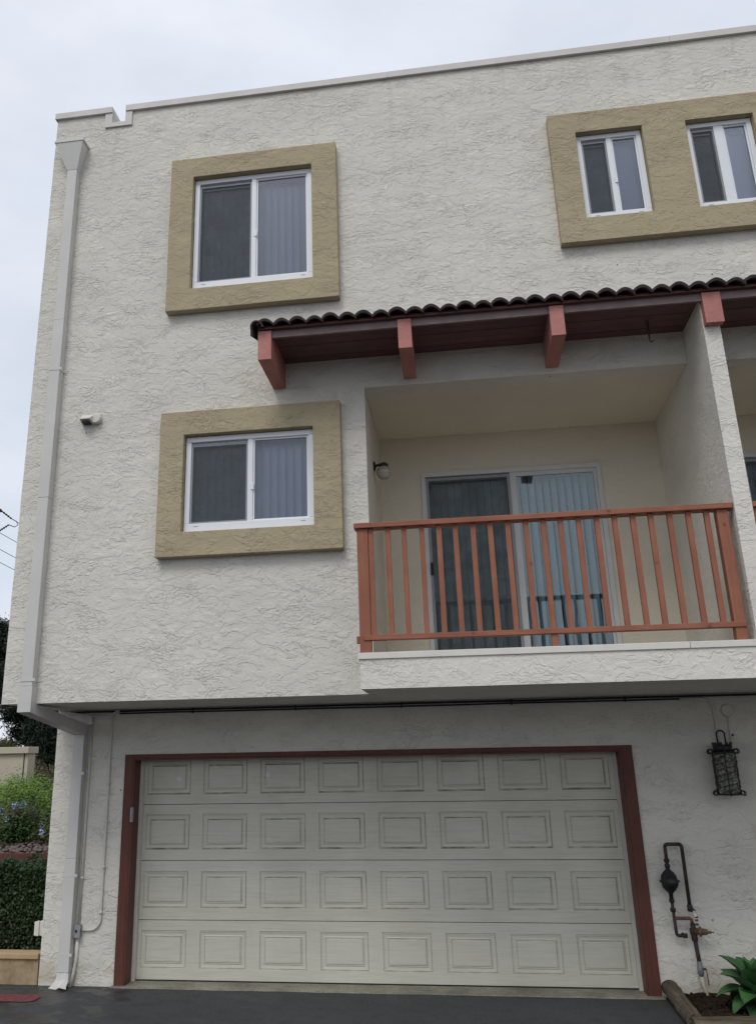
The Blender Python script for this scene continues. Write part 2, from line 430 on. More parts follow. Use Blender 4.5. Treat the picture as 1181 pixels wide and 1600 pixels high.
# ------------------------------------------------------------------ mesh helpers
class MB:
    def __init__(s):
        s.v, s.f, s.sm = [], [], []
    def box(s, x0, x1, y0, y1, z0, z1):
        k = len(s.v)
        s.v += [(x0, y0, z0), (x1, y0, z0), (x1, y1, z0), (x0, y1, z0), (x0, y0, z1), (x1, y0, z1), (x1, y1, z1), (x0, y1, z1)]
        for q in ((0, 3, 2, 1), (4, 5, 6, 7), (0, 1, 5, 4), (1, 2, 6, 5), (2, 3, 7, 6), (3, 0, 4, 7)):
            s.f.append(tuple(k + i for i in q)); s.sm.append(False)
        return s
    def hexa(s, pts):
        """eight corners, bottom four then top four, both counter-clockwise from above"""
        k = len(s.v)
        s.v += [tuple(p) for p in pts]
        for q in ((0, 3, 2, 1), (4, 5, 6, 7), (0, 1, 5, 4), (1, 2, 6, 5), (2, 3, 7, 6), (3, 0, 4, 7)):
            s.f.append(tuple(k + i for i in q)); s.sm.append(False)
        return s
    def tube(s, pts, rad, n=10, cap=True):
        pts = [Vector(p) for p in pts]
        if not isinstance(rad, (list, tuple)):
            rad = [rad] * len(pts)
        k = len(s.v)
        t0 = (pts[1] - pts[0]).normalized()
        a = t0.orthogonal().normalized()
        for i, p in enumerate(pts):
            tn = (pts[min(i + 1, len(pts) - 1)] - pts[max(i - 1, 0)]).normalized()
            a = (a - tn * a.dot(tn)).normalized()
            b = tn.cross(a)
            for j in range(n):
                an = 2 * math.pi * j / n
                s.v.append(tuple(p + (a * math.cos(an) + b * math.sin(an)) * rad[i]))
        for i in range(len(pts) - 1):
            for j in range(n):
                s.f.append((k + i * n + j, k + i * n + (j + 1) % n, k + (i + 1) * n + (j + 1) % n, k + (i + 1) * n + j)); s.sm.append(True)
        if cap:
            s.f.append(tuple(k + j for j in reversed(range(n)))); s.sm.append(False)
            e = k + (len(pts) - 1) * n
            s.f.append(tuple(e + j for j in range(n))); s.sm.append(False)
        return s
    def lathe(s, c, axis, prof, n=16):
        """prof: list of (distance along axis, radius)"""
        ax = Vector(axis).normalized()
        pts = [Vector(c) + ax * d for d, r in prof]
        return s.tube_fixed(pts, [max(r, 1e-4) for d, r in prof], ax, n)
    def tube_fixed(s, pts, rad, ax, n):
        a = ax.orthogonal().normalized(); b = ax.cross(a)
        k = len(s.v)
        for p, r in zip(pts, rad):
            for j in range(n):
                an = 2 * math.pi * j / n
                s.v.append(tuple(p + (a * math.cos(an) + b * math.sin(an)) * r))
        for i in range(len(pts) - 1):
            for j in range(n):
                s.f.append((k + i * n + j, k + i * n + (j + 1) % n, k + (i + 1) * n + (j + 1) % n, k + (i + 1) * n + j)); s.sm.append(True)
        s.f.append(tuple(k + j for j in reversed(range(n)))); s.sm.append(False)
        e = k + (len(pts) - 1) * n
        s.f.append(tuple(e + j for j in range(n))); s.sm.append(False)
        return s
    def sphere(s, c, r, n=16, m=10, squash=(1, 1, 1)):
        prof = [(-math.cos(math.pi * i / m) * r, math.sin(math.pi * i / m) * r) for i in range(m + 1)]
        k = len(s.v)
        s.lathe(c, (0, 0, 1), prof, n)
        c = Vector(c)
        for i in range(k, len(s.v)):
            d = Vector(s.v[i]) - c
            s.v[i] = tuple(c + Vector((d.x * squash[0], d.y * squash[1], d.z * squash[2])))
        return s
    def mesh(s, name, org=(0, 0, 0)):
        me = bpy.data.meshes.new(name)
        o = Vector(org)
        me.from_pydata([tuple(Vector(v) - o) for v in s.v], [], s.f)
        me.polygons.foreach_set('use_smooth', s.sm)
        me.update()
        return me

ORG = {}
def link(o, parent, org):
    col.objects.link(o)
    org = Vector(org)
    ORG[o.name] = org
    if parent is not None:
        o.parent = parent
        o.location = org - ORG[parent.name]
    else:
        o.location = org
    return o
def obj(name, mb, mt, parent=None, bevel=0.0, org=None):
    if org is None:
        org = ORG[parent.name] if parent is not None else (0, 0, 0)
    o = bpy.data.objects.new(name, mb.mesh(name, org))
    o.data.materials.append(M[mt] if isinstance(mt, str) else mt)
    link(o, parent, org)
    if bevel:
        b = o.modifiers.new('bevel', 'BEVEL'); b.width = bevel; b.segments = 2; b.limit_method = 'ANGLE'; b.angle_limit = R(40)
    return o
def inst(name, me, parent, org, rot=(0, 0, 0), bevel=0.0, scale=None):
    o = bpy.data.objects.new(name, me)
    link(o, parent, org)
    o.rotation_euler = rot
    if scale:
        o.scale = scale
    if bevel:
        b = o.modifiers.new('bevel', 'BEVEL'); b.width = bevel; b.segments = 2; b.limit_method = 'ANGLE'
    return o
def thing(name, label, cat, loc=(0, 0, 0), group=None):
    o = bpy.data.objects.new(name, None)
    o.empty_display_size = 0.1
    link(o, None, loc)
    return tag(o, label, cat, group)
def tag(o, label, cat, group=None):
    o['label'] = label; o['category'] = cat
    if group:
        o['group'] = group
    return o
def struct(o):
    o['kind'] = 'structure'
    return o

def fbm(v):
    return noise.noise(v) * 0.6 + noise.noise(v * 2.3) * 0.4

def wall_panel(x0, x1, z0, z1, yf, yb, holes, step=0.18, amp=0.0035, edge_amp=0.006):
    """upright wall between two planes with rectangular openings; front skin a little uneven"""
    def cuts(a, b, extra):
        base = sorted({a, b, *[e for e in extra if a < e < b]})
        out = []
        for p, q in zip(base, base[1:]):
            n = max(1, round((q - p) / step))
            out += [p + (q - p) * i / n for i in range(n)]
        return out + [b]
    xs = cuts(x0, x1, [h[0] for h in holes] + [h[1] for h in holes])
    zs = cuts(z0, z1, [h[2] for h in holes] + [h[3] for h in holes])
    nx, nz = len(xs) - 1, len(zs) - 1
    def solid(i, j):
        if i < 0 or j < 0 or i >= nx or j >= nz:
            return False
        cx, cz = (xs[i] + xs[i + 1]) / 2, (zs[j] + zs[j + 1]) / 2
        return not any(h[0] < cx < h[1] and h[2] < cz < h[3] for h in holes)
    mb = MB(); fr = {}
    def P(i, j, front):
        x, z = xs[i], zs[j]
        if front:
            v = Vector((x * 2.1, 3.3 + yf, z * 2.1))
            y = yf + fbm(v) * amp
        else:
            y = yb
        if i == 0:
            x += fbm(Vector((x, 9.1, z * 5.0))) * edge_amp
        return (x, y, z)
    def F(i, j):
        if (i, j) not in fr:
            fr[(i, j)] = len(mb.v); mb.v.append(P(i, j, True))
        return fr[(i, j)]
    def quad(a, b, c, d):
        k = len(mb.v); mb.v += [a, b, c, d]; mb.f.append((k, k + 1, k + 2, k + 3)); mb.sm.append(False)
    for i in range(nx):
        for j in range(nz):
            if not solid(i, j):
                continue
            mb.f.append((F(i, j), F(i + 1, j), F(i + 1, j + 1), F(i, j + 1))); mb.sm.append(True)
            quad(P(i, j, 0), P(i, j + 1, 0), P(i + 1, j + 1, 0), P(i + 1, j, 0))
            if not solid(i - 1, j): quad(P(i, j, 1), P(i, j + 1, 1), P(i, j + 1, 0), P(i, j, 0))
            if not solid(i + 1, j): quad(P(i + 1, j, 1), P(i + 1, j, 0), P(i + 1, j + 1, 0), P(i + 1, j + 1, 1))
            if not solid(i, j - 1): quad(P(i, j, 1), P(i, j, 0), P(i + 1, j, 0), P(i + 1, j, 1))
            if not solid(i, j + 1): quad(P(i, j + 1, 1), P(i + 1, j + 1, 1), P(i + 1, j + 1, 0), P(i, j + 1, 0))
    return mb

# ------------------------------------------------------------------ key dimensions (metres)
XL, XR = -0.89, 12.0
ZS, ZT = 2.604, 9.345
D = 1.27            # garage wall plane
FB = -0.58          # balcony front plane
B = 1.561           # back wall of the balcony
XO, XP0, XP1 = 2.66, 5.745, 5.885
ZO = 5.568

# ------------------------------------------------------------------ ground
gnd = MB()
gnd.v = [(-900, -900, -0.30), (900, -900, -0.30), (900, 900, -0.30), (-900, 900, -0.30)]
gnd.f = [(0, 1, 2, 3)]; gnd.sm = [False]
struct(obj('ground', gnd, 'mulch'))
ys = [1.46, 1.2, 0.9, 0.6, 0.3, 0.0, -0.4, -0.8, -1.2, -2, -3, -4, -6, -9, -14, -30, -90]
xs = [-90, -40, -20, -10, -6, -4, -3, -2.4, -2, -1.6, -1.2, -0.8, -0.4, 0, 0.5, 1, 1.5, 2, 2.5, 3, 3.5, 4, 4.5, 5, 5.5, 6, 7, 9, 12, 20, 40, 90]
a = MB()
for y in ys:
    for x in xs:
        z = 0.0 if y > -0.2 else min(0.36, 0.045 * (-0.2 - y))
        a.v.append((x, y, z + 0.004 * fbm(Vector((x * 1.3, y * 1.3, 0.5))) - (0.004 if y > 1.1 else 0)))
nx = len(xs)
for j in range(len(ys) - 1):
    for i in range(nx - 1):
        a.f.append((j * nx + i, (j + 1) * nx + i, (j + 1) * nx + i + 1, j * nx + i + 1)); a.sm.append(True)
struct(obj('driveway', a, 'asphalt'))
# concrete threshold under the garage door, ragged front edge
c = MB()
n = 60
for k in range(n + 1):
    x = -0.13 + 5.16 * k / n
    yf = 1.205 - 0.02 * (k / n) + 0.018 * fbm(Vector((x * 6, 2, 0)))
    c.v += [(x, yf, -0.05), (x, yf + 0.006, 0.008), (x, 1.70, 0.012), (x, 1.70, -0.05)]
for k in range(n):
    for q in range(3):
        c.f.append((k * 4 + q, k * 4 + 4 + q, k * 4 + 5 + q, k * 4 + 1 + q)); c.sm.append(False)
struct(obj('garage_threshold', c, 'concrete'))
# painted red kerb line
c = MB()
n = 260
for k in range(n + 1):
    x = -6 + 5.36 * k / n
    tp_ = min(1.0, (n - k) / 5 + 0.55)
    c.v += [(x, 0.735 - 0.125 * tp_ + 0.03 * fbm(Vector((x * 14, 1, 0))), 0.0075), (x, 0.735 + 0.135 * tp_ + 0.03 * fbm(Vector((x * 14, 5, 0))), 0.0075)]
for k in range(n):
    c.f.append((2 * k, 2 * k + 2, 2 * k + 3, 2 * k + 1)); c.sm.append(False)
struct(obj('red_road_marking', c, 'redline'))

# planted slope to the left of the house
prof = [(1.46, 0.20), (1.6, 0.21), (2.35, 0.24), (2.5, 0.95), (2.8, 1.02), (3.4, 1.08), (4.5, 1.16), (6, 1.25), (9, 1.34), (14, 1.35), (30, 1.3), (80, 1.2), (300, 1.0)]
xs = [-300, -100, -50, -25, -15, -10, -7, -5.5, -4.5, -3.8, -3.2, -2.8, -2.4, -2.0, -1.6, -1.2, -0.915]
a = MB()
for y, z in prof:
    for x in xs:
        a.v.append((x, y, z + 0.03 * fbm(Vector((x * 2, y * 2, 1.5))) * (1 if y > 2.4 else 0.3)))
for j in range(len(prof) - 1):
    for i in range(len(xs) - 1):
        k = j * len(xs) + i
        a.f.append((k, k + 1, k + 1 + len(xs), k + len(xs))); a.sm.append(True)
struct(obj('hillside', a, 'mulch'))

# ------------------------------------------------------------------ the house
house = thing('townhouse', 'three-storey off-white stucco townhouse with tan window surrounds and a recessed balcony', 'house', (0, D, 0))
WA = (0.850, 2.165, 6.834, 8.228)
WB = (0.848, 2.142, 4.172, 5.157)
WC = (4.988, 5.645, 7.211, 8.240)
WD = (6.085, 6.735, 7.207, 8.237)
g = 0.006
def hole(w): return (w[0] - g, w[1] + g, w[2] - g, w[3] + g)
scup = (-0.20, -0.035, 9.19, ZT)
XQ0, XQ1 = 8.95, 9.09
up = wall_panel(XL, XR, ZS, ZT, 0.0, 0.25,
                [hole(WA), hole(WB), hole(WC), hole(WD), (XO, XQ0, ZS, ZO), scup])
obj('upper_wall', up, 'stucco', house)
gw = wall_panel(-0.896, XR, -0.12, ZS - 0.001, D, D + 0.20, [(-0.02, 4.90, -0.12, 2.10)])
obj('garage_wall', gw, 'stucco_low', house)
s = MB()
s.box(XL + 0.004, XL + 0.2, 0.2505, 10, ZS, ZT - 0.3)            # left flank, upper
s.box(-0.896, -0.70, D + 0.2005, 10, -0.3, ZS - 0.002)          # left flank, ground floor
s.box(XL, XR, 10.002, 10.2, -0.3, ZT)                          # rear
s.box(XR - 0.2, XR - 0.004, 1.8, 10, -0.3, ZT - 0.3)
obj('side_wall', s, 'stucco', house)
s = MB(); s.box(XL + 0.21, XR - 0.21, 0.252, 10, 8.85, 8.95)
obj('roof_deck', s, 'concrete', house)
s = MB(); s.box(XL + 0.002, XO - 0.001, 0.2505, 9.99, ZS + 0.001, ZS + 0.14)
obj('soffit', s, 'stucco', house)
s = MB(); s.box(XO, XR - 0.3, FB, 9.99, ZS + 0.002, 2.847); s.box(2.60, XO - 0.0005, FB + 0.001, -0.004, ZS + 0.003, 2.847)
obj('balcony_slab', s, 'stucco_pier', house)
s = MB(); s.box(2.586, XP0 - 0.5, FB - 0.014, -0.005, 2.848, 2.901)
obj('balcony_edge_cap', s, 'white', house, bevel=0.004)
s = MB(); s.box(XP0 - 0.497, 9.5, FB - 0.013, -0.005, 2.848, 2.9005)
obj('balcony_edge_cap', s, 'white', house, bevel=0.004)
s = MB(); s.box(XL + 0.21, XO - 0.15, 0.26, 9.9, 5.65, 5.75); s.box(XO - 0.149, XR - 0.3, 1.75, 9.9, 5.65, 5.75)
obj('interior_floor', s, 'concrete', house)
s = MB()
s.box(XO - 0.14, XO, 0.2505, B - 0.001, 2.85, ZO + 0.12)
obj('balcony_side_wall', s, 'stucco_smooth', house)
s = MB(); s.box(XO + 0.001, XR - 0.3, 0.2505, B + 0.1, ZO + 0.001, ZO + 0.09)
obj('balcony_ceiling', s, 'stucco_smooth', house)
bw = wall_panel(XO - 0.14, XR - 0.25, 2.85, ZO, B, B + 0.12, [(3.12, 5.10, 2.95, 5.13), (6.53, 8.51, 2.95, 5.13)], amp=0.002)
obj('balcony_back_wall', bw, 'stucco_smooth', house)
for k, (a0, a1) in enumerate(((XP0, XP1), (XQ0 + 0.001, XQ1))):
    s = wall_panel(a0, a1, 2.9015, ZO, -0.629, B - 0.002, [], step=0.12, amp=0.003, edge_amp=0.003)
    t2 = wall_panel(a0, a1, ZO, 5.896, -0.629, -0.002, [], step=0.12, amp=0.003, edge_amp=0.003)
    off = len(s.v); s.v += t2.v; s.f += [tuple(i + off for i in f) for f in t2.f]; s.sm += t2.sm
    obj('party_wall', s, 'stucco_pier', house)

# parapet coping
def coping(x0, x1):
    s = MB()
    nseg = max(1, int((x1 - x0) / 0.6))
    prev = None
    for i in range(nseg):
        p0 = x0 + (x1 - x0) * i / nseg; p1 = x0 + (x1 - x0) * (i + 1) / nseg
        z0 = 0.005 * fbm(Vector((p0 * 1.7, 4, 0))); z1 = 0.005 * fbm(Vector((p1 * 1.7, 4, 0)))
        s.hexa([(p0, -0.035, 9.328 + z0), (p1, -0.035, 9.328 + z1), (p1, 0.29, 9.328 + z1), (p0, 0.29, 9.328 + z0),
                (p0, -0.035, 9.405 + z0), (p1, -0.035, 9.405 + z1), (p1, 0.29, 9.405 + z1), (p0, 0.29, 9.405 + z0)])
    return obj('parapet_coping', s, 'coping', house)
coping(XL - 0.02, -0.20)
xx = -0.035
for nxt in (3.05, 6.1, 9.15, XR):
    coping(xx, nxt - 0.003); xx = nxt
s = MB()
s.box(-0.285, -0.198, -0.022, -0.001, 9.13, 9.327)
s.box(-0.037, 0.045, -0.022, -0.001, 9.13, 9.327)
s.box(-0.1975, -0.0375, -0.022, -0.001, 9.13, 9.188)
s.box(-0.199, -0.193, -0.0005, 0.27, 9.192, 9.35)
s.box(-0.042, -0.036, -0.0005, 0.27, 9.192, 9.35)
s.box(-0.192, -0.043, -0.0005, 0.27, 9.1915, 9.197)
obj('scupper_liner', s, 'coping', house)

# tan plaster surrounds
def surround(x0, x1, z0, z1, holes):
    s = wall_panel(x0, x1, z0, z1, -0.10, -0.001, holes, step=0.10, amp=0.005, edge_amp=0.008)
    o = obj('window_surround', s, 'tan', house)
    b = o.modifiers.new('weld', 'WELD'); b.merge_threshold = 0.0005
    b = o.modifiers.new('bevel', 'BEVEL'); b.width = 0.009; b.segments = 3; b.limit_method = 'ANGLE'; b.angle_limit = R(50)
    b = o.modifiers.new('normals', 'WEIGHTED_NORMAL'); b.keep_sharp = False; b.weight = 100
    return o
surround(0.585, 2.445, 6.574, 8.488, [hole(WA)])
surround(0.591, 2.422, 3.922, 5.419, [hole(WB)])
surround(4.71, 7.065, 6.936, 8.495, [hole(WC), hole(WD)])

def slat_mesh(h, w=0.089):
    s = MB(); n = 6
    for i in range(n + 1):
        u = (i / n - 0.5)
        x = u * w; y = 0.014 * (1 - 4 * u * u)
        s.v += [(x, y, 0), (x, y, h), (x, y + 0.0012, 0), (x, y + 0.0012, h)]
    for i in range(n):
        a = i * 4
        s.f += [(a, a + 4, a + 5, a + 1), (a + 2, a + 3, a + 7, a + 6)]; s.sm += [True, True]
    return s.mesh('blind_slat')

def blinds(win, x0, x1, z0, z1, y, rot=34, pitch=0.080, skip=()):
    me = slat_mesh(z1 - z0); me.materials.append(M['blind'])
    n = int((x1 - x0) / pitch)
    for i in range(n):
        if i in skip:
            continue
        inst('blind_slat', me, win, (x0 + pitch * (i + 0.5), y, z0), (0, 0, R(rot + random.uniform(-4, 4))))
    hr = MB(); hr.box(x0 - 0.02, x1 + 0.02, y - 0.03, y + 0.03, z1 + 0.001, z1 + 0.04)
    obj('headrail', hr, 'blind', win)

def window(w, kind):
    x0, x1, z0, z1 = w
    y = -0.030
    win = MB()
    fw = 0.054 if kind in 'AB' else 0.050
    fb = {'A': 0.098, 'B': 0.086, 'C': 0.076, 'D': 0.074}[kind]
    # part: frame is the window itself (outer vinyl frame), other pieces are its children
    win.box(x0, x1, y, y + 0.085, z0, z0 + fb)
    win.box(x0, x1, y, y + 0.085, z1 - fw, z1)
    win.box(x0, x0 + fw, y + 0.0005, y + 0.0845, z0 + fb, z1 - fw)
    win.box(x1 - fw, x1, y + 0.0005, y + 0.0845, z0 + fb, z1 - fw)
    xm = (x0 + x1) / 2 + (0.012 if kind in 'AB' else 0.0)
    mw = 0.026 if kind in 'ABC' else 0.045
    o = obj('window', win, 'vinyl', house, bevel=0.004)
    s = MB(); s.box(xm - mw, xm + mw, y + 0.006, y + 0.075, z0 + fb + 0.0005, z1 - fw - 0.0005)
    obj('meeting_stile', s, 'vinyl', o, bevel=0.003)
    # right sash
    a0, a1, b0, b1 = xm + mw + 0.0005, x1 - fw - 0.0005, z0 + fb + 0.0005, z1 - fw - 0.0005
    r = 0.016
    s = MB()
    s.box(a0, a1, y + 0.02, y + 0.05, b0, b0 + r); s.box(a0, a1, y + 0.02, y + 0.05, b1 - r, b1)
    s.box(a0, a0 + r, y + 0.0205, y + 0.0495, b0 + r, b1 - r); s.box(a1 - r, a1, y + 0.0205, y + 0.0495, b0 + r, b1 - r)
    obj('sash', s, 'vinyl', o)
    s = MB(); s.box(a0 + r, a1 - r, y + 0.032, y + 0.037, b0 + r, b1 - r)
    obj('pane', s, 'glass', o)
    # left sash behind the screen
    c0, c1 = x0 + fw + 0.0005, xm - mw - 0.0005
    s = MB()
    s.box(c0, c1, y + 0.045, y + 0.075, b0, b0 + r); s.box(c0, c1, y + 0.045, y + 0.075, b1 - r, b1)
    s.box(c0, c0 + r, y + 0.0455, y + 0.0745, b0 + r, b1 - r); s.box(c1 - r, c1, y + 0.0455, y + 0.0745, b0 + r, b1 - r)
    obj('sash', s, 'vinyl', o)
    s = MB(); s.box(c0 + r, c1 - r, y + 0.058, y + 0.063, b0 + r, b1 - r)
    obj('pane', s, 'glass', o)
    q = 0.017
    s = MB()
    s.box(c0, c1, y + 0.014, y + 0.026, b0, b0 + q); s.box(c0, c1, y + 0.014, y + 0.026, b1 - 0.03 - q, b1 - 0.03)
    s.box(c0, c0 + q, y + 0.0142, y + 0.0258, b0 + q, b1 - 0.03 - q); s.box(c1 - q, c1, y + 0.0142, y + 0.0258, b0 + q, b1 - 0.03 - q)
    obj('screen_frame', s, 'screenframe', o)
    s = MB(); s.box(c0 + q, c1 - q, y + 0.019, y + 0.021, b0 + q, b1 - 0.03 - q)
    obj('insect_screen', s, 'screen', o)
    if kind != 'D':
     s = MB(); zc = (z0 + z1) / 2 - 0.06; s.box(xm + 0.008, xm + mw + 0.012, y - 0.004, y + 0.0055, zc - 0.035, zc + 0.035)
     obj('latch', s, 'vinyl', o, bevel=0.002)
    for hx in (x0 + 0.10, x1 - 0.13):
        s = MB(); s.box(hx, hx + 0.045, y - 0.0012, y + 0.004, z0 + fb - 0.034, z0 + fb - 0.027)
        obj('weep_slot', s, 'grey_metal', o)
    if kind in 'AB':
        blinds(o, x0 + 0.03, x1 - 0.03, z0 + 0.03, z1 - 0.05, y + 0.14)
    elif kind == 'C':
        s = MB(); s.box(x0 + 0.03, x1 - 0.03, y + 0.12, y + 0.125, z0 + 0.02, z1 - 0.03)
        obj('shade_or_sky_sheet', s, 'shade', o)  # plain roller shade in this window
    else:
        s = MB(); s.box(x0 + 0.40, x0 + 0.455, y + 0.10, y + 0.13, z0 + 0.04, z1 - 0.05); s.box(x0 + 0.456, x1 - 0.03, y + 0.10, y + 0.13, z1 - 0.10, z1 - 0.05)
        obj('inner_sash', s, 'vinyl', o)
        s = MB(); s.box(xm + 0.02, x1 - 0.03, y + 0.135, y + 0.14, z0 + 0.02, z1 - 0.03)
        obj('shade_or_sky_sheet', s, 'blind', o)  # added pale sheet behind the right pane, standing in for reflected sky
    return o
window(WA, 'A'); window(WB, 'B'); window(WC, 'C'); window(WD, 'D')

# sliding balcony doors
def slider(x0, x1, full):
    z0, z1, y = 2.955, 5.13, B - 0.018
    fr = 0.05
    s = MB()
    s.box(x0, x1, y, y + 0.12, z1 - fr, z1); s.box(x0, x1, y, y + 0.12, z0, z0 + 0.04)
    s.box(x0, x0 + fr, y + 0.0005, y + 0.1195, z0 + 0.04, z1 - fr); s.box(x1 - fr, x1, y + 0.0005, y + 0.1195, z0 + 0.04, z1 - fr)
    o = obj('sliding_door', s, 'alu', house, bevel=0.003)
    xm = (x0 + x1) / 2 + 0.03
    b0, b1 = z0 + 0.041, z1 - fr - 0.001
    s = MB(); s.box(xm - 0.035, xm + 0.035, y + 0.02, y + 0.06, b0, b1)
    obj('meeting_stile', s, 'alu', o, bevel=0.003)
    r = 0.045
    a0, a1 = xm + 0.0355, x1 - fr - 0.001
    s = MB(); s.box(a0, a1, y + 0.025, y + 0.055, b1 - r, b1); s.box(a0, a1, y + 0.025, y + 0.055, b0, b0 + 0.06)
    s.box(a1 - 0.03, a1, y + 0.0255, y + 0.0545, b0 + 0.06, b1 - r)
    obj('sash', s, 'alu', o)
    s = MB(); s.box(a0, a1 - 0.03, y + 0.038, y + 0.043, b0 + 0.06, b1 - r)
    obj('pane', s, 'glass_low', o)
    c0, c1 = x0 + fr + 0.001, xm - 0.0355
    s = MB(); s.box(c0, c1, y + 0.07, y + 0.10, b1 - r, b1); s.box(c0, c1, y + 0.07, y + 0.10, b0, b0 + 0.06)
    s.box(c0, c0 + 0.03, y + 0.0705, y + 0.0995, b0 + 0.06, b1 - r)
    obj('sash', s, 'alu', o)
    s = MB(); s.box(c0 + 0.03, c1, y + 0.083, y + 0.088, b0 + 0.06, b1 - r)
    obj('pane', s, 'glass_low', o)
    q = 0.03
    s = MB(); s.box(c0, c1, y + 0.004, y + 0.018, b1 - 0.02 - q, b1 - 0.02); s.box(c0, c1, y + 0.004, y + 0.018, b0, b0 + q)
    s.box(c0, c0 + q, y + 0.0042, y + 0.0178, b0 + q, b1 - 0.02 - q); s.box(c1 - q, c1, y + 0.0042, y + 0.0178, b0 + q, b1 - 0.02 - q)
    obj('screen_frame', s, 'screenframe', o)
    s = MB(); s.box(c0 + q, c1 - q, y + 0.010, y + 0.012, b0 + q, b1 - 0.02 - q)
    obj('insect_screen', s, 'screen_door', o)
    if full:
        s = MB(); s.box(c0 + 0.004, c0 + 0.032, y - 0.022, y + 0.0035, 3.95, 4.09)
        obj('door_handle', s, 'rubber', o, bevel=0.006)
        blinds(o, x0 + 0.04, x1 - 0.04, z0 + 0.06, z1 - 0.06, y + 0.20, rot=36, pitch=0.082)
    else:
        blinds(o, x0 + 0.04, x1 - 0.04, z0 + 0.06, z1 - 0.06, y + 0.20, rot=36, pitch=0.082)
slider(3.12, 5.10, True)
slider(6.53, 8.51, False)

# garage door: four sections of eight raised panels
gd = MB(); gd.box(-0.004, 4.884, 1.523, 1.53, 0.02, 2.16)
gdo = obj('garage_door', gd, 'rubber', house)
YD = 1.478
zc = [0.018, 0.552, 1.102, 1.640, 2.165]
pw, ph = 0.475, 0.340
for k in range(4):
    za, zb = zc[k] + 0.003, zc[k + 1] - 0.003
    mid = (za + zb) / 2 + 0.003
    hs = [(0.305 + 0.61 * i - pw / 2, 0.305 + 0.61 * i + pw / 2, mid - ph / 2, mid + ph / 2) for i in range(8)]
    s = wall_panel(0.0, 4.88, za, zb, YD, YD + 0.04, hs, step=0.7, amp=0.0, edge_amp=0)
    obj('section', s, 'gdoor', gdo)
# one raised panel: stepped moulding rings
def ring_mesh(rings):
    s = MB()
    for ins, dy in rings:
        a, b = pw / 2 - ins, ph / 2 - ins
        s.v += [(-a, dy, -b), (a, dy, -b), (a, dy, b), (-a, dy, b)]
    for i in range(len(rings) - 1):
        for j in range(4):
            s.f.append((i * 4 + j, i * 4 + (j + 1) % 4, i * 4 + 4 + (j + 1) % 4, i * 4 + 4 + j)); s.sm.append(False)
    k = (len(rings) - 1) * 4
    s.f.append((k, k + 1, k + 2, k + 3)); s.sm.append(False)
    return s.mesh('panel')
pme = ring_mesh([(0, 0.0), (0.006, 0.009), (0.012, 0.004), (0.018, 0.009), (0.040, 0.012), (0.050, 0.005), (0.056, 0.011), (0.062, 0.002), (0.075, 0.001)])
pme.materials.append(M['gdoor']); pme.materials.append(M['groove_dark'])
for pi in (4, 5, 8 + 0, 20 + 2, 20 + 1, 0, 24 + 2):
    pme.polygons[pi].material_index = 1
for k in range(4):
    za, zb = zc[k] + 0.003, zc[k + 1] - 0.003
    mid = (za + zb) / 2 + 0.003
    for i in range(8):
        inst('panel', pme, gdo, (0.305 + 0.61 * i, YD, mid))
s = MB(); s.box(0.0, 4.88, 1.47, 1.52, 0.012, 0.0175)
obj('bottom_seal', s, 'rubber', gdo)
tr = MB()
tr.box(-0.112, -0.018, 1.252, 1.2695, -0.01, 2.142); tr.box(-0.0175, 0.0, 1.2525, 1.452, -0.01, 2.099)
o = obj('door_casing', tr, 'trim', house, bevel=0.003)
tr = MB()
tr.box(4.902, 5.012, 1.252, 1.2695, -0.01, 2.142); tr.box(4.884, 4.9015, 1.2525, 1.452, -0.01, 2.099)
obj('door_casing', tr, 'trim', house, bevel=0.003)
tr = MB()
tr.box(-0.0175, 4.9015, 1.251, 1.2695, 2.0995, 2.1425); tr.box(0.001, 4.883, 1.253, 1.45, 2.082, 2.099)
obj('door_casing', tr, 'trim', house, bevel=0.003)
for xa, xb in ((0.0005, 0.034), (4.85, 4.8835)):
    tr = MB(); tr.box(xa, xb, 1.43, 1.472, 0.0, 2.08)
    obj('weather_strip', tr, 'conduit', house)

# ------------------------------------------------------------------ tiled awning over the balcony (part of the house)
AX1 = 9.3
aw = MB()
aw.hexa([(1.74, -0.735, 5.932), (AX1, -0.735, 5.932), (AX1, -0.002, 5.932), (1.74, -0.002, 5.932),
         (1.74, -0.735, 5.938), (AX1, -0.735, 5.938), (AX1, -0.002, 6.17), (1.74, -0.002, 6.17)])
awn = obj('tiled_awning', aw, 'soffit', house)
bx = [(1.735, 1.862), (3.058, 3.182), (4.432, 4.556), (5.752, 5.905), (7.10, 7.23), (8.45, 8.58)]
for a0, a1 in bx:
    s = MB()
    s.box(a0, a1, -0.712, -0.687, 5.628, 5.922)
    s.box(a0 + 0.0005, a1 - 0.0005, -0.6868, -0.001 if a0 < 5.7 or a0 > 6 else -0.632, 5.6285, 5.855)
    s.box(a0 + 0.001, a1 - 0.001, -0.650, -0.0015 if a0 < 5.7 or a0 > 6 else -0.632, 5.8545, 5.8975)
    obj('beam', s, 'beam', awn)
for k in range(5):
    y0 = -0.65 + 0.13 * k
    s = MB(); s.box(1.742, AX1, y0 + 0.003, y0 + 0.127, 5.8985 + (0.002 if k % 2 else 0), 5.930)
    obj('soffit_board', s, 'soffit', awn)
s = MB(); s.box(1.75, AX1, -0.685, -0.655, 5.858, 5.938)
obj('fascia_board', s, 'fascia', awn)
s = MB(); s.box(1.75, AX1, -0.682, -0.658, 5.939, 5.985)
obj('eave_filler', s, 'beam', awn)
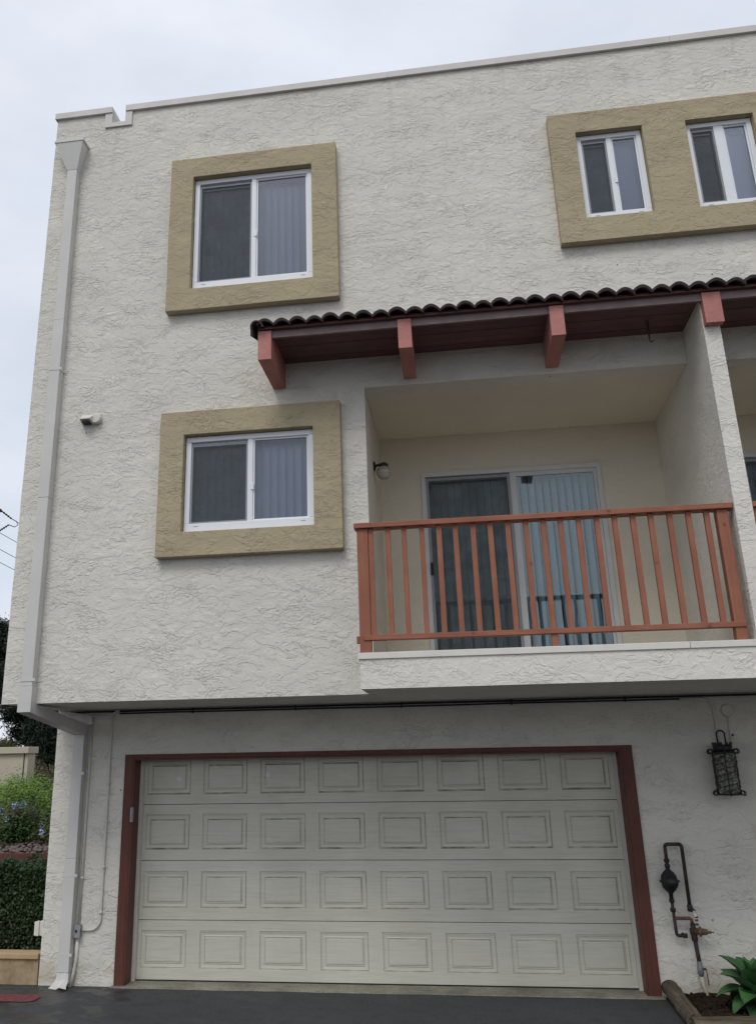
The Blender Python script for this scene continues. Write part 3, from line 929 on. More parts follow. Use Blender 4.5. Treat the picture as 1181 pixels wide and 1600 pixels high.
# clay tile with two rolls
TW, TL, SL = 0.312, 0.44, math.atan2(0.24, 0.735)
tm = MB(); n = 32
for e, ln in enumerate((0.0, TL)):
    for i in range(n + 1):
        u = i / n
        ph2 = (u * 2) % 1.0 if u < 1 else 1.0
        h = 0.046 * abs(math.sin(math.pi * ph2)) ** 0.85 + 0.022 * (1 - u)
        tm.v += [(u * (TW + 0.012), ln, h + 0.006), (u * (TW + 0.012), ln, h - 0.020)]
m2 = (n + 1) * 2
for i in range(n):
    a = i * 2
    tm.f += [(a, a + 2, a + m2 + 2, a + m2), (a + 1, a + m2 + 1, a + m2 + 3, a + 3), (a, a + 1, a + 3, a + 2), (a + m2, a + m2 + 2, a + m2 + 3, a + m2 + 1)]
    tm.sm += [True, True, False, False]
for a in (0, n * 2):
    tm.f.append((a, a + m2, a + m2 + 1, a + 1)); tm.sm.append(False)
tme = tm.mesh('tile'); tme.materials.append(M['tile'])
for row in range(2):
    for i in range(24):
        yy = -0.775 + 0.36 * row + random.uniform(-0.006, 0.006)
        zz = 5.946 + (0.36 * row) * math.tan(SL) + 0.022 * row + random.uniform(-0.003, 0.004)
        inst('tile', tme, awn, (1.735 + TW * i, yy, zz), (SL, R(random.uniform(-0.7, 0.7)), 0))
# rake tiles closing the left end
rk = MB(); n = 12
for e, ln in enumerate((0.0, 0.42)):
    for i in range(n + 1):
        an = math.pi * (0.02 + 1.0 * i / n)
        for rr in (0.062, 0.048):
            rk.v.append((-math.cos(an) * rr if False else math.cos(math.pi - an) * rr, ln, math.sin(an) * rr * 1.05 - (0.085 if i == 0 else 0.0)))
m2 = (n + 1) * 2
for i in range(n):
    a = i * 2
    rk.f += [(a, a + 2, a + m2 + 2, a + m2), (a + 1, a + m2 + 1, a + m2 + 3, a + 3), (a, a + 1, a + 3, a + 2), (a + m2, a + m2 + 2, a + m2 + 3, a + m2 + 1)]
    rk.sm += [True, True, False, False]
rkm = rk.mesh('rake_tile'); rkm.materials.append(M['tile'])
for row in range(2):
    inst('rake_tile', rkm, awn, (1.735, -0.785 + 0.35 * row, 5.935 + 0.35 * row * math.tan(SL) + 0.012 * row), (SL, 0, 0))

# ------------------------------------------------------------------ balcony railings
def railing(x0, x1, label, lpost, rpost):
    t = thing('balcony_railing', label, 'railing', (x0, FB, 2.901), 'timber railings along the balconies')
    y0 = FB + 0.004
    for px0, px1, pz in ((lpost[0], lpost[1], 3.974), (rpost[0], rpost[1], 3.974)):
        s = MB(); s.box(px0, px1, y0, y0 + 0.09, 2.9015, pz)
        obj('post', s, 'redz', t, bevel=0.004)
    s = MB(); s.box(x0, x1, y0 - 0.028, y0 + 0.105, 3.975, 4.022)
    obj('top_rail', s, 'red', t, bevel=0.005)
    s = MB(); s.box(lpost[0] + 0.035, rpost[1] - 0.0, y0 - 0.012, y0 - 0.0005, 3.004, 3.046); s.box(lpost[1] + 0.0005, rpost[0] - 0.0005, y0 + 0.0, y0 + 0.075, 3.004, 3.046)
    obj('bottom_rail', s, 'red', t, bevel=0.003)
    s = MB(); s.box(lpost[0] - 0.03, lpost[0] - 0.0005, y0 + 0.03, y0 + 0.07, 2.985, 3.045)
    obj('rail_stub', s, 'red', t, bevel=0.004)
    xm = (x0 + x1) / 2 + 0.02
    s = MB(); s.box(xm, xm + 0.055, y0 + 0.005, y0 + 0.05, 2.9015, 3.0035)
    obj('support_block', s, 'redz', t, bevel=0.003)
    bm_ = MB(); bm_.box(-0.022, 0.022, -0.019, 0.019, 0, 3.974 - 3.0465)
    me = bm_.mesh('baluster'); me.materials.append(M['redz'])
    n = 20
    a, b = lpost[1] + 0.025, rpost[0] - 0.075
    for i in range(n):
        inst('baluster', me, t, (a + (b - a) * i / (n - 1) + random.uniform(-0.004, 0.004), y0 + 0.03, 3.0465),
             (0, R(random.uniform(-0.25, 0.25)), R(random.uniform(-2, 2))), bevel=0.003)
    return t
railing(2.58, 5.742, 'redwood balcony railing with vertical balusters in front of the curtained sliding door', (2.603, 2.70), (5.612, 5.70))
railing(5.889, 8.945, 'redwood railing of the next balcony, beyond the stucco party wall', (5.905, 6.0), (8.84, 8.93))

# ------------------------------------------------------------------ downspout with leader head
ds = thing('downspout', 'grey painted square downspout with funnel head running down the corner of the house', 'downspout', (-0.6, D, 0))
s = MB()
s.hexa([(-0.665, -0.105, 8.52), (-0.545, -0.105, 8.52), (-0.545, -0.001, 8.52), (-0.665, -0.001, 8.52),
        (-0.805, -0.165, 8.865), (-0.475, -0.165, 8.865), (-0.475, -0.0012, 8.865), (-0.805, -0.0012, 8.865)])
hd = obj('leader_head', s, 'spout', ds)
s = MB(); s.box(-0.815, -0.800, -0.172, -0.0015, 8.8655, 8.892); s.box(-0.480, -0.462, -0.172, -0.0015, 8.8655, 8.892)
s.box(-0.7995, -0.4805, -0.172, -0.158, 8.8655, 8.892)
obj('rim', s, 'spout', hd)
cuts = [8.5195, 6.6, 4.6, 2.76]
for i in range(3):
    s = MB(); e = 0.0015 * (i % 2)
    s.box(-0.660 - e, -0.546 + e, -0.103 - e, -0.0012, cuts[i + 1] + 0.001, cuts[i])
    obj('upper_pipe', s, 'spout', ds, bevel=0.004)
s = MB(); s.box(-0.668, -0.538, -0.110, -0.0011, 2.605, 2.759)
s.hexa([(-0.668, -0.110, 2.522), (-0.538, -0.110, 2.522), (-0.538, 0.02, 2.500), (-0.668, 0.02, 2.500),
        (-0.668, -0.110, 2.6045), (-0.538, -0.110, 2.6045), (-0.538, 0.02, 2.6035), (-0.668, 0.02, 2.6035)])
obj('elbow', s, 'spout', ds)
s = MB()
s.hexa([(-0.664, 0.0205, 2.502), (-0.542, 0.0205, 2.502), (-0.542, D - 0.002, 2.335), (-0.664, D - 0.002, 2.335),
        (-0.664, 0.0205, 2.601), (-0.542, 0.0205, 2.601), (-0.542, D - 0.002, 2.455), (-0.664, D - 0.002, 2.455)])
obj('offset_pipe', s, 'spout', ds)
cuts = [2.36, 1.15, 0.13]
for i in range(2):
    s = MB(); e = 0.0015 * (i % 2)
    s.hexa([(-0.66 - e, D - 0.105 - e, cuts[i + 1] + 0.001), (-0.545 + e, D - 0.105 - e, cuts[i + 1] + 0.001), (-0.545 + e, D - 0.003, cuts[i + 1] + 0.001), (-0.66 - e, D - 0.003, cuts[i + 1] + 0.001),
            (-0.66 - e, D - 0.105 - e, cuts[i]), (-0.545 + e, D - 0.105 - e, cuts[i]), (-0.545 + e, D - 0.003, cuts[i]), (-0.66 - e, D - 0.003, cuts[i])])
    obj('lower_pipe', s, 'spout', ds, bevel=0.004)
# crumpled kick-out at the bottom
s = MB()
prof = [(0.129, 0.0, 0.0), (0.07, -0.01, 0.004), (0.04, -0.06, 0.012), (0.022, -0.11, 0.03)]
for z, dy, w in prof:
    s.v += [(-0.66 - w, D - 0.107 + dy, z), (-0.62, D - 0.110 + dy + 0.006, z - 0.012), (-0.58, D - 0.106 + dy, z + 0.006), (-0.54 + w, D - 0.107 + dy, z - 0.008)]
for i in range(3):
    for j in range(3):
        s.f.append((i * 4 + j, i * 4 + 4 + j, i * 4 + 5 + j, i * 4 + 1 + j)); s.sm.append(False)
k = len(s.v)
s.box(-0.658, -0.547, D - 0.103, D - 0.004, 0.03, 0.1295)
o = obj('torn_outlet', s, 'spout', ds)
md = o.modifiers.new('thick', 'SOLIDIFY'); md.thickness = 0.003
for z, yy in ((2.80, 0.0), (6.0, 0.0), (1.95, D), (0.98, D), (0.27, D)):
    s = MB(); s.box(-0.672, -0.520, yy - 0.108, yy - 0.1075 + 0.001, z, z + 0.028); s.box(-0.5435, -0.540, yy - 0.1065, yy - 0.004, z, z + 0.028); s.box(-0.5395, -0.505, yy - 0.006, yy - 0.001, z, z + 0.028)
    obj('strap', s, 'spout', ds)

# ------------------------------------------------------------------ vent hood
vh = thing('vent_hood', 'small beige hooded exhaust vent sticking out of the stucco wall', 'vent', (-0.17, 0, 5.40))
s = MB()
s.hexa([(-0.272, -0.118, 5.415), (-0.162, -0.118, 5.415), (-0.150, -0.002, 5.385), (-0.284, -0.002, 5.385),
        (-0.272, -0.118, 5.424), (-0.162, -0.118, 5.424), (-0.150, -0.002, 5.505), (-0.284, -0.002, 5.505)])
obj('hood', s, 'conduit', vh)
s = MB(); s.box(-0.26, -0.176, -0.10, -0.01, 5.386, 5.3925)
obj('damper', s, 'rubber', vh)
s = MB(); s.lathe((-0.13, -0.002, 5.44), (0, -1, 0), [(0, 0.055), (0.05, 0.055), (0.055, 0.045)], 14)
obj('duct_collar', s, 'conduit', vh)

# ------------------------------------------------------------------ conduits, cables and boxes on the garage wall
cd = thing('electrical_conduit', 'cream conduit pair with grey outlet box beside the lower downspout', 'conduit', (-0.5, D, 0))
yc = D - 0.016
s = MB(); s.tube([(-0.50, yc, 2.56), (-0.505, yc, 1.5), (-0.505, yc, 0.545)], 0.0115); obj('conduit_pipe', s, 'conduit', cd)
def arc(c, r, a0, a1, n=8, plane='xz'):
    out = []
    for i in range(n + 1):
        an = R(a0 + (a1 - a0) * i / n)
        out.append((c[0] + r * math.cos(an), c[1], c[2] + r * math.sin(an)))
    return out
s = MB(); s.tube([(-0.20, yc, 2.592)] + arc((-0.20, yc, 2.512), 0.08, 95, 180) + [(-0.28, yc, 1.5)] + arc((-0.39, yc, 0.60), 0.11, 0, -90) + [(-0.47, yc, 0.49)], 0.0105)
obj('conduit_pipe', s, 'conduit', cd)
s = MB(); s.tube([(-0.51, yc, 0.425), (-0.51, yc, 0.25), (-0.525, yc - 0.01, 0.12), (-0.545, yc - 0.03, -0.01)], 0.0175)
obj('flexible_conduit', s, 'white', cd)
s = MB(); s.box(-0.545, -0.475, D - 0.055, D - 0.001, 0.43, 0.54)
bxo = obj('outlet_box', s, 'grey_metal', cd, bevel=0.004)
s = MB(); s.box(-0.549, -0.471, D - 0.062, D - 0.0555, 0.426, 0.544); obj('cover_plate', s, 'grey_metal', bxo, bevel=0.002)
s = MB(); s.lathe((-0.51, D - 0.062, 0.487), (0, -1, 0), [(0, 0.013), (0.006, 0.012)], 12); obj('knockout', s, 'rubber', bxo)
for x, z in ((-0.503, 0.95), (-0.502, 1.9), (-0.28, 1.05), (-0.28, 1.85), (-0.503, 2.45), (-0.284, 0.635), (-0.51, 0.40)):
    s = MB(); s.lathe((x, yc, z), (0, 0, 1), [(0, 0.017), (0.026, 0.017)], 12); s.box(x + 0.012, x + 0.036, D - 0.006, D - 0.001, z + 0.002, z + 0.024)
    obj('coupling', s, 'conduit', cd)
cb = thing('overhead_cable', 'black cables stapled along the top of the garage wall under the soffit', 'cable', (2.7, D, 2.59))
for k, (dz, r) in enumerate(((2.585, 0.0095), (2.560, 0.0075))):
    pts = []
    for i in range(41):
        x = -0.75 + 12.2 * i / 40 if k == 0 else -0.20 + 5.75 * i / 40
        pts.append((x, D - 0.013 + 0.001 * k, dz + 0.005 * fbm(Vector((x * 1.1, k * 5, 0)))))
    s = MB(); s.tube(pts, r, 8); obj('cable', s, 'rubber', cb)
s = MB(); s.tube([(-0.70, D - 0.02, 2.575), (-0.60, D - 0.05, 2.555), (-0.42, D - 0.04, 2.535), (-0.30, D - 0.02, 2.56), (-0.2, D - 0.02, 2.585)], 0.007, 8); obj('cable', s, 'conduit', cb)
s = MB(); s.tube([(-0.88, D - 0.02, 2.59), (-0.70, D - 0.06, 2.575), (-0.52, D - 0.04, 2.545), (-0.497, D - 0.018, 2.5)], 0.006, 8); obj('cable', s, 'conduit', cb)
for x in (0.6, 1.7, 2.8, 3.9, 5.0):
    s = MB(); s.box(x, x + 0.012, D - 0.026, D - 0.001, 2.545, 2.600); obj('cable_clip', s, 'black', cb)
jb = thing('lantern_feed_conduit', 'bent grey conduit and round blank box feeding the wall lantern', 'conduit', (5.83, D, 2.27))
s = MB(); s.tube([(5.52, yc, 2.556), (5.70, yc, 2.556)] + arc((5.72, yc, 2.456), 0.10, 90, 10) + [(5.823, yc, 2.36), (5.823, yc, 2.13)], 0.0125)
obj('conduit_pipe', s, 'conduit', jb)
s = MB(); s.lathe((5.945, D - 0.001, 2.445), (0, -1, 0), [(0, 0.060), (0.022, 0.060), (0.030, 0.050), (0.031, 0.0)], 20); obj('round_box', s, 'conduit', jb)
s = MB(); s.tube([(5.94, yc, 2.385), (5.935, yc, 2.12)], 0.0095); obj('conduit_pipe', s, 'conduit', jb)
s = MB(); s.box(5.945, 5.965, D - 0.012, D - 0.001, 2.205, 2.225); obj('strap', s, 'black', jb)

# ------------------------------------------------------------------ wrought iron wall lantern
LX, LY = 5.81, D - 0.150
lt = thing('wall_lantern', 'black wrought iron wall lantern with hammered glass and curled feet', 'lantern', (LX, D, 1.68))
NS = 6
def hexpt(r, k, z, off=0.0): 
    an = 2 * math.pi * (k + off) / NS + 0.35
    return Vector((LX + r * math.cos(an), LY + r * math.sin(an), z))
zb, zt = 1.700, 2.045
for k in range(NS):
    p, q = hexpt(0.105, k, zb), hexpt(0.105, k + 1, zb)
    s = MB(); n_ = Vector(((p + q) / 2 - Vector((LX, LY, zb))).normalized()) * 0.004
    s.hexa([p, q, q - n_, p - n_, p + Vector((0, 0, zt - zb)), q + Vector((0, 0, zt - zb)), q - n_ + Vector((0, 0, zt - zb)), p - n_ + Vector((0, 0, zt - zb))])
    obj('pane', s, 'hammered', lt)
    # twisted upright
    pts = [hexpt(0.110 + 0.003 * math.sin(i * 1.9), k, zb - 0.01 + (zt - zb + 0.02) * i / 14, 0.012 * math.sin(i * 2.2)) for i in range(15)]
    s = MB(); s.tube(pts, [0.006 + 0.0018 * math.sin(i * 2.4) for i in range(15)], 6); obj('upright', s, 'black', lt)
    # scrolls top and foot
    for zz, sg, r0 in ((zt + 0.005, 1, 0.108), (zb - 0.005, -1, 0.108)):
        an = 2 * math.pi * k / NS + 0.35
        d = Vector((math.cos(an), math.sin(an), 0))
        pts = []
        for i in range(13):
            th = i / 12 * 1.6 * math.pi
            rr = 0.034 * (1 - i / 18)
            pts.append(Vector((LX, LY, zz)) + d * (r0 + 0.026 - rr * math.cos(th) * 1.0) + Vector((0, 0, sg * (rr * math.sin(th) * (1 if sg > 0 else -0.2) + (0.012 if sg > 0 else 0.0)) - (0.0 if sg > 0 else -rr * math.sin(th) * 0.8))))
        s = MB(); s.tube(pts, 0.0055, 6); obj('scroll', s, 'black', lt)
def hexring(r, z0, z1):
    s = MB(); s.tube_fixed([Vector((LX, LY, z0)), Vector((LX, LY, z1))], [r, r], Vector((0, 0, 1)), 24); return s
obj('base_plate', hexring(0.112, zb - 0.016, zb - 0.002), 'black', lt)
obj('top_plate', hexring(0.118, zt + 0.002, zt + 0.018), 'black', lt)
s = hexring(0.085, zt + 0.0185, zt + 0.085)
for k in range(9):
    an = 2 * math.pi * k / 9
    s.box(LX + 0.08 * math.cos(an) - 0.008, LX + 0.08 * math.cos(an) + 0.008, LY + 0.08 * math.sin(an) - 0.008, LY + 0.08 * math.sin(an) + 0.008, zt + 0.0855, zt + 0.105)
obj('crown', s, 'black', lt)
s = MB(); s.tube([(LX - 0.035, LY, zt + 0.085), (LX - 0.037, LY, zt + 0.16)] + arc((LX, LY, zt + 0.175), 0.036, 170, 10, 10) + [(LX + 0.037, LY, zt + 0.085)], 0.0075, 8)
obj('hanging_loop', s, 'black', lt)
s = MB(); s.box(LX - 0.045, LX + 0.045, D - 0.012, D - 0.001, 1.74, 2.10); s.box(LX - 0.012, LX + 0.012, LY + 0.02, D - 0.0125, zt + 0.03, zt + 0.06); s.box(LX - 0.012, LX + 0.012, LY + 0.1, D - 0.0125, zb - 0.012, zb + 0.012)
obj('wall_bracket', s, 'black', lt)
for i in range(3):
    pts = []
    for j in range(40):
        an = j / 39 * 4 * math.pi + i * 2.1
        pts.append(hexpt(0.107, 0, zb + 0.02 + (zt - zb - 0.04) * j / 39, an / (2 * math.pi) * NS) )
    s = MB(); s.tube(pts, 0.0028, 5); obj('wire_scroll', s, 'black', lt)

# ------------------------------------------------------------------ globe lamp on the balcony
gl = thing('globe_lamp', 'small globe light on a dark bracket on the balcony side wall', 'lamp', (XO, 0.72, 4.9))
s = MB(); s.lathe((XO + 0.001, 0.72, 4.975), (1, 0, 0), [(0, 0.055), (0.012, 0.052), (0.022, 0.03)], 16); s.tube([(XO + 0.02, 0.72, 4.975), (XO + 0.06, 0.72, 4.995), (XO + 0.10, 0.72, 4.99)], 0.013, 8)
obj('bracket', s, 'black', gl)
s = MB(); s.lathe((XO + 0.105, 0.72, 5.008), (0, 0, -1), [(0, 0.025), (0.02, 0.05), (0.05, 0.052)], 16); obj('cap', s, 'black', gl)
s = MB(); s.sphere((XO + 0.105, 0.72, 4.90), 0.078, 20, 12); obj('glass_globe', s, 'globe', gl)

# ------------------------------------------------------------------ hook under the awning
hk = thing('hanging_hook', 'short black chain and hook hanging under the awning beside the party wall', 'hook', (5.36, -0.30, 5.895))
z = 5.897
for i in range(4):
    pts = []
    for j in range(9):
        an = 2 * math.pi * j / 8
        v = Vector((0.012 * math.cos(an), 0, 0.026 * math.sin(an)))
        if i % 2: v = Vector((0, v.x, v.z))
        pts.append(Vector((5.36, -0.30, z - 0.028)) + v)
    s = MB(); s.tube(pts, 0.0045, 6, cap=False); obj('chain_link', s, 'black', hk); z -= 0.042
s = MB(); s.tube([(5.36, -0.30, z - 0.004), (5.36, -0.30, z - 0.035)] + [(5.36 + 0.016 - 0.016 * math.cos(R(a_)), -0.30, z - 0.035 - 0.016 * math.sin(R(a_))) for a_ in range(0, 200, 25)], 0.005, 6); obj('hook_end', s, 'black', hk)

# ------------------------------------------------------------------ sensor on the casing, box on the flank
kp = MB(); kp.box(-0.014, 0.012, 1.215, 1.2515, 1.487, 1.625); kp.box(-0.010, 0.008, 1.211, 1.2145, 1.505, 1.612)
o = obj('door_keypad', kp, 'grey_metal', org=(0, 1.25, 1.55), bevel=0.003)
tag(o, 'slim grey keypad fixed to the dark red garage door casing', 'keypad')
ub = MB()
ub.hexa([(-0.975, 1.30, 0.440), (-0.8965, 1.30, 0.420), (-0.8965, 1.44, 0.420), (-0.975, 1.44, 0.440), (-0.975, 1.30, 0.545), (-0.8965, 1.30, 0.575), (-0.8965, 1.44, 0.575), (-0.975, 1.44, 0.545)])
ub.hexa([(-0.990, 1.285, 0.43), (-0.94, 1.285, 0.425), (-0.94, 1.297, 0.425), (-0.990, 1.297, 0.43), (-0.990, 1.285, 0.555), (-0.94, 1.285, 0.568), (-0.94, 1.297, 0.568), (-0.990, 1.297, 0.555)])
o = obj('utility_box', ub, 'white', org=(-0.9, 1.4, 0.5), bevel=0.004)
tag(o, 'small cream utility box on the side wall above the tan retaining wall', 'box')

# ------------------------------------------------------------------ water pipes with regulator
wp = thing('water_pipe', 'rusty water pipe loop with black meter and brass regulator on the stucco wall', 'pipe', (5.35, D - 0.1, 0))
yw = D - 0.085
def elbow_path(pts, r, seg=5):
    pts = [Vector(p) for p in pts]; out = [pts[0]]
    for i in range(1, len(pts) - 1):
        a = (pts[i - 1] - pts[i]).normalized() * r; b = (pts[i + 1] - pts[i]).normalized() * r
        for k in range(seg + 1):
            t_ = k / seg
            out.append(pts[i] + a * (1 - t_) ** 2 + b * t_ ** 2)
    return out + [pts[-1]]
s = MB(); s.tube(elbow_path([(5.186, yw, 1.02), (5.186, yw, 1.262), (5.335, yw, 1.262), (5.335, yw, 0.755)], 0.03), 0.0165, 10); obj('loop_pipe', s, 'iron', wp)
mt = MB(); mt.lathe((5.186, yw, 0.80), (0, 0, 1), [(0, 0.017), (0.05, 0.02), (0.075, 0.045), (0.10, 0.066), (0.15, 0.074), (0.20, 0.066), (0.225, 0.045), (0.25, 0.02), (0.27, 0.017)], 18)
mo = obj('meter', mt, 'black', wp)
s = MB(); s.lathe((5.190, yw - 0.06, 0.95), (0, -1, 0), [(0, 0.062), (0.015, 0.062), (0.02, 0.045), (0.045, 0.042), (0.05, 0.0)], 18); obj('register_cap', s, 'black', mo)
for k in range(6):
    an = k * math.pi / 3
    s = MB(); s.box(5.188 + 0.078 * math.cos(an) - 0.008, 5.188 + 0.078 * math.cos(an) + 0.008, yw - 0.02, yw + 0.02, 0.95 + 0.078 * math.sin(an) - 0.008, 0.95 + 0.078 * math.sin(an) + 0.008); obj('flange_bolt', s, 'black', mo)
for z0 in (0.775, 1.065, 0.70, 1.11):
    s = MB(); s.lathe((5.186, yw, z0), (0, 0, 1), [(0, 0.024), (0.028, 0.024)], 6 if z0 in (0.775, 1.065) else 14); obj('union', s, 'black', wp)
s = MB(); s.tube(elbow_path([(5.186, yw, 0.81), (5.190, yw, 0.505), (5.258, yw, 0.505), (5.258, yw + 0.08, 0.505)], 0.025), 0.0145, 10); obj('drop_pipe', s, 'iron', wp)
s = MB(); s.lathe((5.245, yw, 0.505), (1, 0, 0), [(0, 0.019), (0.035, 0.019)], 10); obj('end_fitting', s, 'iron', wp)
s = MB(); s.tube(elbow_path([(5.190, yw, 0.645), (5.335, yw, 0.645), (5.338, yw, 0.60)], 0.02), 0.0145, 10); obj('cross_pipe', s, 'copper', wp)
s = MB(); s.lathe((5.335, yw, 0.700), (0, 0, 1), [(0, 0.018), (0.01, 0.026), (0.05, 0.026), (0.06, 0.018)], 10); s.lathe((5.335, yw, 0.73), (0, -1, 0), [(0, 0.014), (0.06, 0.011)], 8)
vo_ = obj('gate_valve', s, 'black', wp)
s = MB(); s.tube([(5.30, yw - 0.062, 0.74), (5.37, yw - 0.062, 0.72)], 0.0055, 6); s.lathe((5.335, yw - 0.058, 0.73), (0, -1, 0), [(0, 0.018), (0.008, 0.018)], 12); obj('valve_handle', s, 'black', vo_)
s = MB(); s.tube([(5.35, yw - 0.03, 0.70), (5.37, yw - 0.035, 0.66), (5.372, yw - 0.03, 0.60)], 0.011, 8); obj('bypass_hose', s, 'white', wp)
for z0 in (0.655, 0.632, 0.595):
    s = MB(); s.lathe((5.3715, yw - 0.034, z0), (0, 0, 1), [(0, 0.0135), (0.012, 0.0135)], 10); obj('tape_band', s, 'rubber', wp)
s = MB(); s.lathe((5.340, yw, 0.46), (0, 0, 1), [(0, 0.02), (0.01, 0.027), (0.05, 0.027), (0.06, 0.034), (0.10, 0.034), (0.11, 0.022), (0.145, 0.022)], 14)
ro = obj('regulator_body', s, 'iron', wp)
s = MB(); s.lathe((5.352, yw - 0.02, 0.545), (0.93, -0.36, 0), [(0, 0.025), (0.03, 0.03), (0.034, 0.042), (0.048, 0.042), (0.052, 0.03), (0.10, 0.022), (0.105, 0.012), (0.13, 0.011), (0.135, 0.005), (0.155, 0.005)], 16); obj('regulator_bell', s, 'brass', ro)
s = MB(); s.tube([(5.342, yw, 0.47), (5.348, yw, 0.36), (5.352, yw, 0.285)], 0.019, 10); obj('riser_pipe', s, 'iron', wp)
s = MB(); s.lathe((5.353, yw, 0.185), (0, 0, 1), [(0, 0.021), (0.015, 0.022), (0.02, 0.027), (0.075, 0.027), (0.08, 0.022), (0.12, 0.021)], 8)
bo = obj('ball_valve', s, 'bluegrey', wp)
s = MB(); s.tube([(5.37, yw - 0.01, 0.245), (5.40, yw - 0.02, 0.245)], 0.009, 8); obj('valve_stem', s, 'iron', bo)
s = MB(); s.hexa([(5.398, yw - 0.032, 0.115), (5.404, yw - 0.032, 0.115), (5.404, yw - 0.012, 0.115), (5.398, yw - 0.012, 0.115), (5.398, yw - 0.034, 0.21), (5.404, yw - 0.034, 0.21), (5.404, yw - 0.01, 0.21), (5.398, yw - 0.01, 0.21)])
s.hexa([(5.398, yw - 0.03, 0.211), (5.404, yw - 0.03, 0.211), (5.404, yw - 0.014, 0.211), (5.398, yw - 0.014, 0.211), (5.392, yw - 0.03, 0.255), (5.398, yw - 0.03, 0.255), (5.398, yw - 0.014, 0.255), (5.392, yw - 0.014, 0.255)])
obj('lever_handle', s, 'redplastic', bo, bevel=0.002)
s = MB(); s.tube([(5.353, yw, 0.19), (5.365, yw - 0.01, 0.10), (5.39, yw - 0.03, -0.03)], 0.0185, 10); obj('supply_pipe', s, 'pvc', wp)

# ------------------------------------------------------------------ planter at the right: soil, logs, agave
a = MB(); nx_, ny_ = 46, 24
for j in range(ny_ + 1):
    for i in range(nx_ + 1):
        x = 5.06 + 3.0 * i / nx_; y = 0.17 + 1.095 * j / ny_
        a.v.append((x, y, 0.035 + 0.030 * fbm(Vector((x * 7, y * 7, 2))) + 0.012 * noise.noise(Vector((x * 22, y * 22, 6)))))
for j in range(ny_):
    for i in range(nx_):
        k = j * (nx_ + 1) + i
        a.f.append((k, k + 1, k + nx_ + 2, k + nx_ + 1)); a.sm.append(True)
struct(obj('planting_soil', a, 'earth'))
cl = MB()
for i in range(240):
    x, y = random.uniform(5.12, 6.4), random.uniform(0.24, 1.22); r = random.uniform(0.006, 0.018)
    cl.sphere((x, y, 0.042 + 0.025 * fbm(Vector((x * 7, y * 7, 2))) + r * 0.4), r, 6, 4, (1, random.uniform(0.6, 1.3), 0.7))
o = obj('soil_clods', cl, 'earth'); o['kind'] = 'stuff'
def log(p0, p1, r, mt, label):
    p0, p1 = Vector(p0), Vector(p1); n = 22
    s = MB(); pts, rad = [], []
    for i in range(n + 1):
        t_ = i / n
        pts.append(p0.lerp(p1, t_)); rad.append(r * (1 + 0.05 * fbm(Vector((t_ * 6, r * 50, 1)))))
    s.tube(pts, rad, 18)
    for i in range(len(s.v)):
        v = Vector(s.v[i]); w = v + Vector((fbm(v * 11), fbm(v * 11 + Vector((5, 0, 0))), fbm(v * 11 + Vector((0, 7, 0))))) * 0.020
        s.v[i] = tuple(w)
    o = obj('landscape_log', s, mt, org=(p0.x, p0.y, 0))
    return tag(o, label, 'log')
log((5.085, 1.235, 0.075), (5.075, 0.235, 0.045), 0.066, 'log', 'weathered grey log running out from the wall beside the red garage casing')
log((5.03, 0.150, 0.058), (7.9, 0.165, 0.058), 0.064, 'logx', 'weathered log lying along the front of the agave bed')

def agave_leaf(L, W, curl):
    s = MB(); n = 12; mW = 6
    for i in range(n + 1):
        t_ = i / n
        wd = W * (math.sin(math.pi * min(1, (t_ * 0.93 + 0.07)) ** 0.85) ** 0.8 * 0.92 + 0.10 * (1 - t_)) * (1 if t_ < 0.999 else 0.02)
        x = L * t_ * math.cos(curl * t_ * t_ * 0.6); z = -L * math.sin(curl * t_ * t_) * t_ * 0.55
        for j in range(mW + 1):
            u = j / mW * 2 - 1
            s.v.append((x, wd * 0.5 * u, z + 0.15 * wd * u * u))
        for j in range(mW + 1):
            u = j / mW * 2 - 1
            s.v.append((x, wd * 0.5 * u, z + 0.15 * wd * u * u - 0.010 * (1 - 0.8 * t_) * (1 - u * u) - 0.001))
    w2 = (mW + 1) * 2
    for i in range(n):
        for j in range(mW):
            a = i * w2 + j
            s.f.append((a, a + w2, a + w2 + 1, a + 1)); s.sm.append(True)
            b = a + mW + 1
            s.f.append((b, b + 1, b + w2 + 1, b + w2)); s.sm.append(True)
    me = s.mesh('leaf'); me.materials.append(M['agave']); return me
leaves = [agave_leaf(0.34, 0.25, 0.40), agave_leaf(0.33, 0.235, 0.75), agave_leaf(0.30, 0.215, 1.05), agave_leaf(0.28, 0.15, 0.2)]
def agave(x, y, sc, label, seed):
    rr = random.Random(seed)
    t = thing('agave_plant', label, 'plant', (x, y, 0.04))
    s = MB(); s.tube([(x, y, 0.0), (x, y, 0.09 * sc), (x, y, 0.17 * sc)], [0.045 * sc, 0.05 * sc, 0.03 * sc], 10); obj('stem', s, 'agave', t)
    n = 34
    for i in range(n):
        q = i / (n - 1)
        el = -14 + 92 * q ** 1.15 + rr.uniform(-6, 6)
        me = leaves[2] if q < 0.3 else leaves[1] if q < 0.55 else leaves[0] if q < 0.85 else leaves[3]
        az = i * 137.5 + rr.uniform(-10, 10) + seed * 17
        k = sc * (0.95 + rr.uniform(-0.08, 0.1)) * (0.9 if q < 0.85 else 0.85)
        inst('leaf', me, t, (x + 0.02 * math.cos(R(az)), y + 0.02 * math.sin(R(az)), 0.07 * sc + 0.10 * sc * q), (rr.uniform(-0.15, 0.15), -R(el), R(az)), scale=(k, k, k))
    return t
agave(5.70, 0.70, 1.15, 'bright green agave rosette beside the pipe with the red lever', 3)

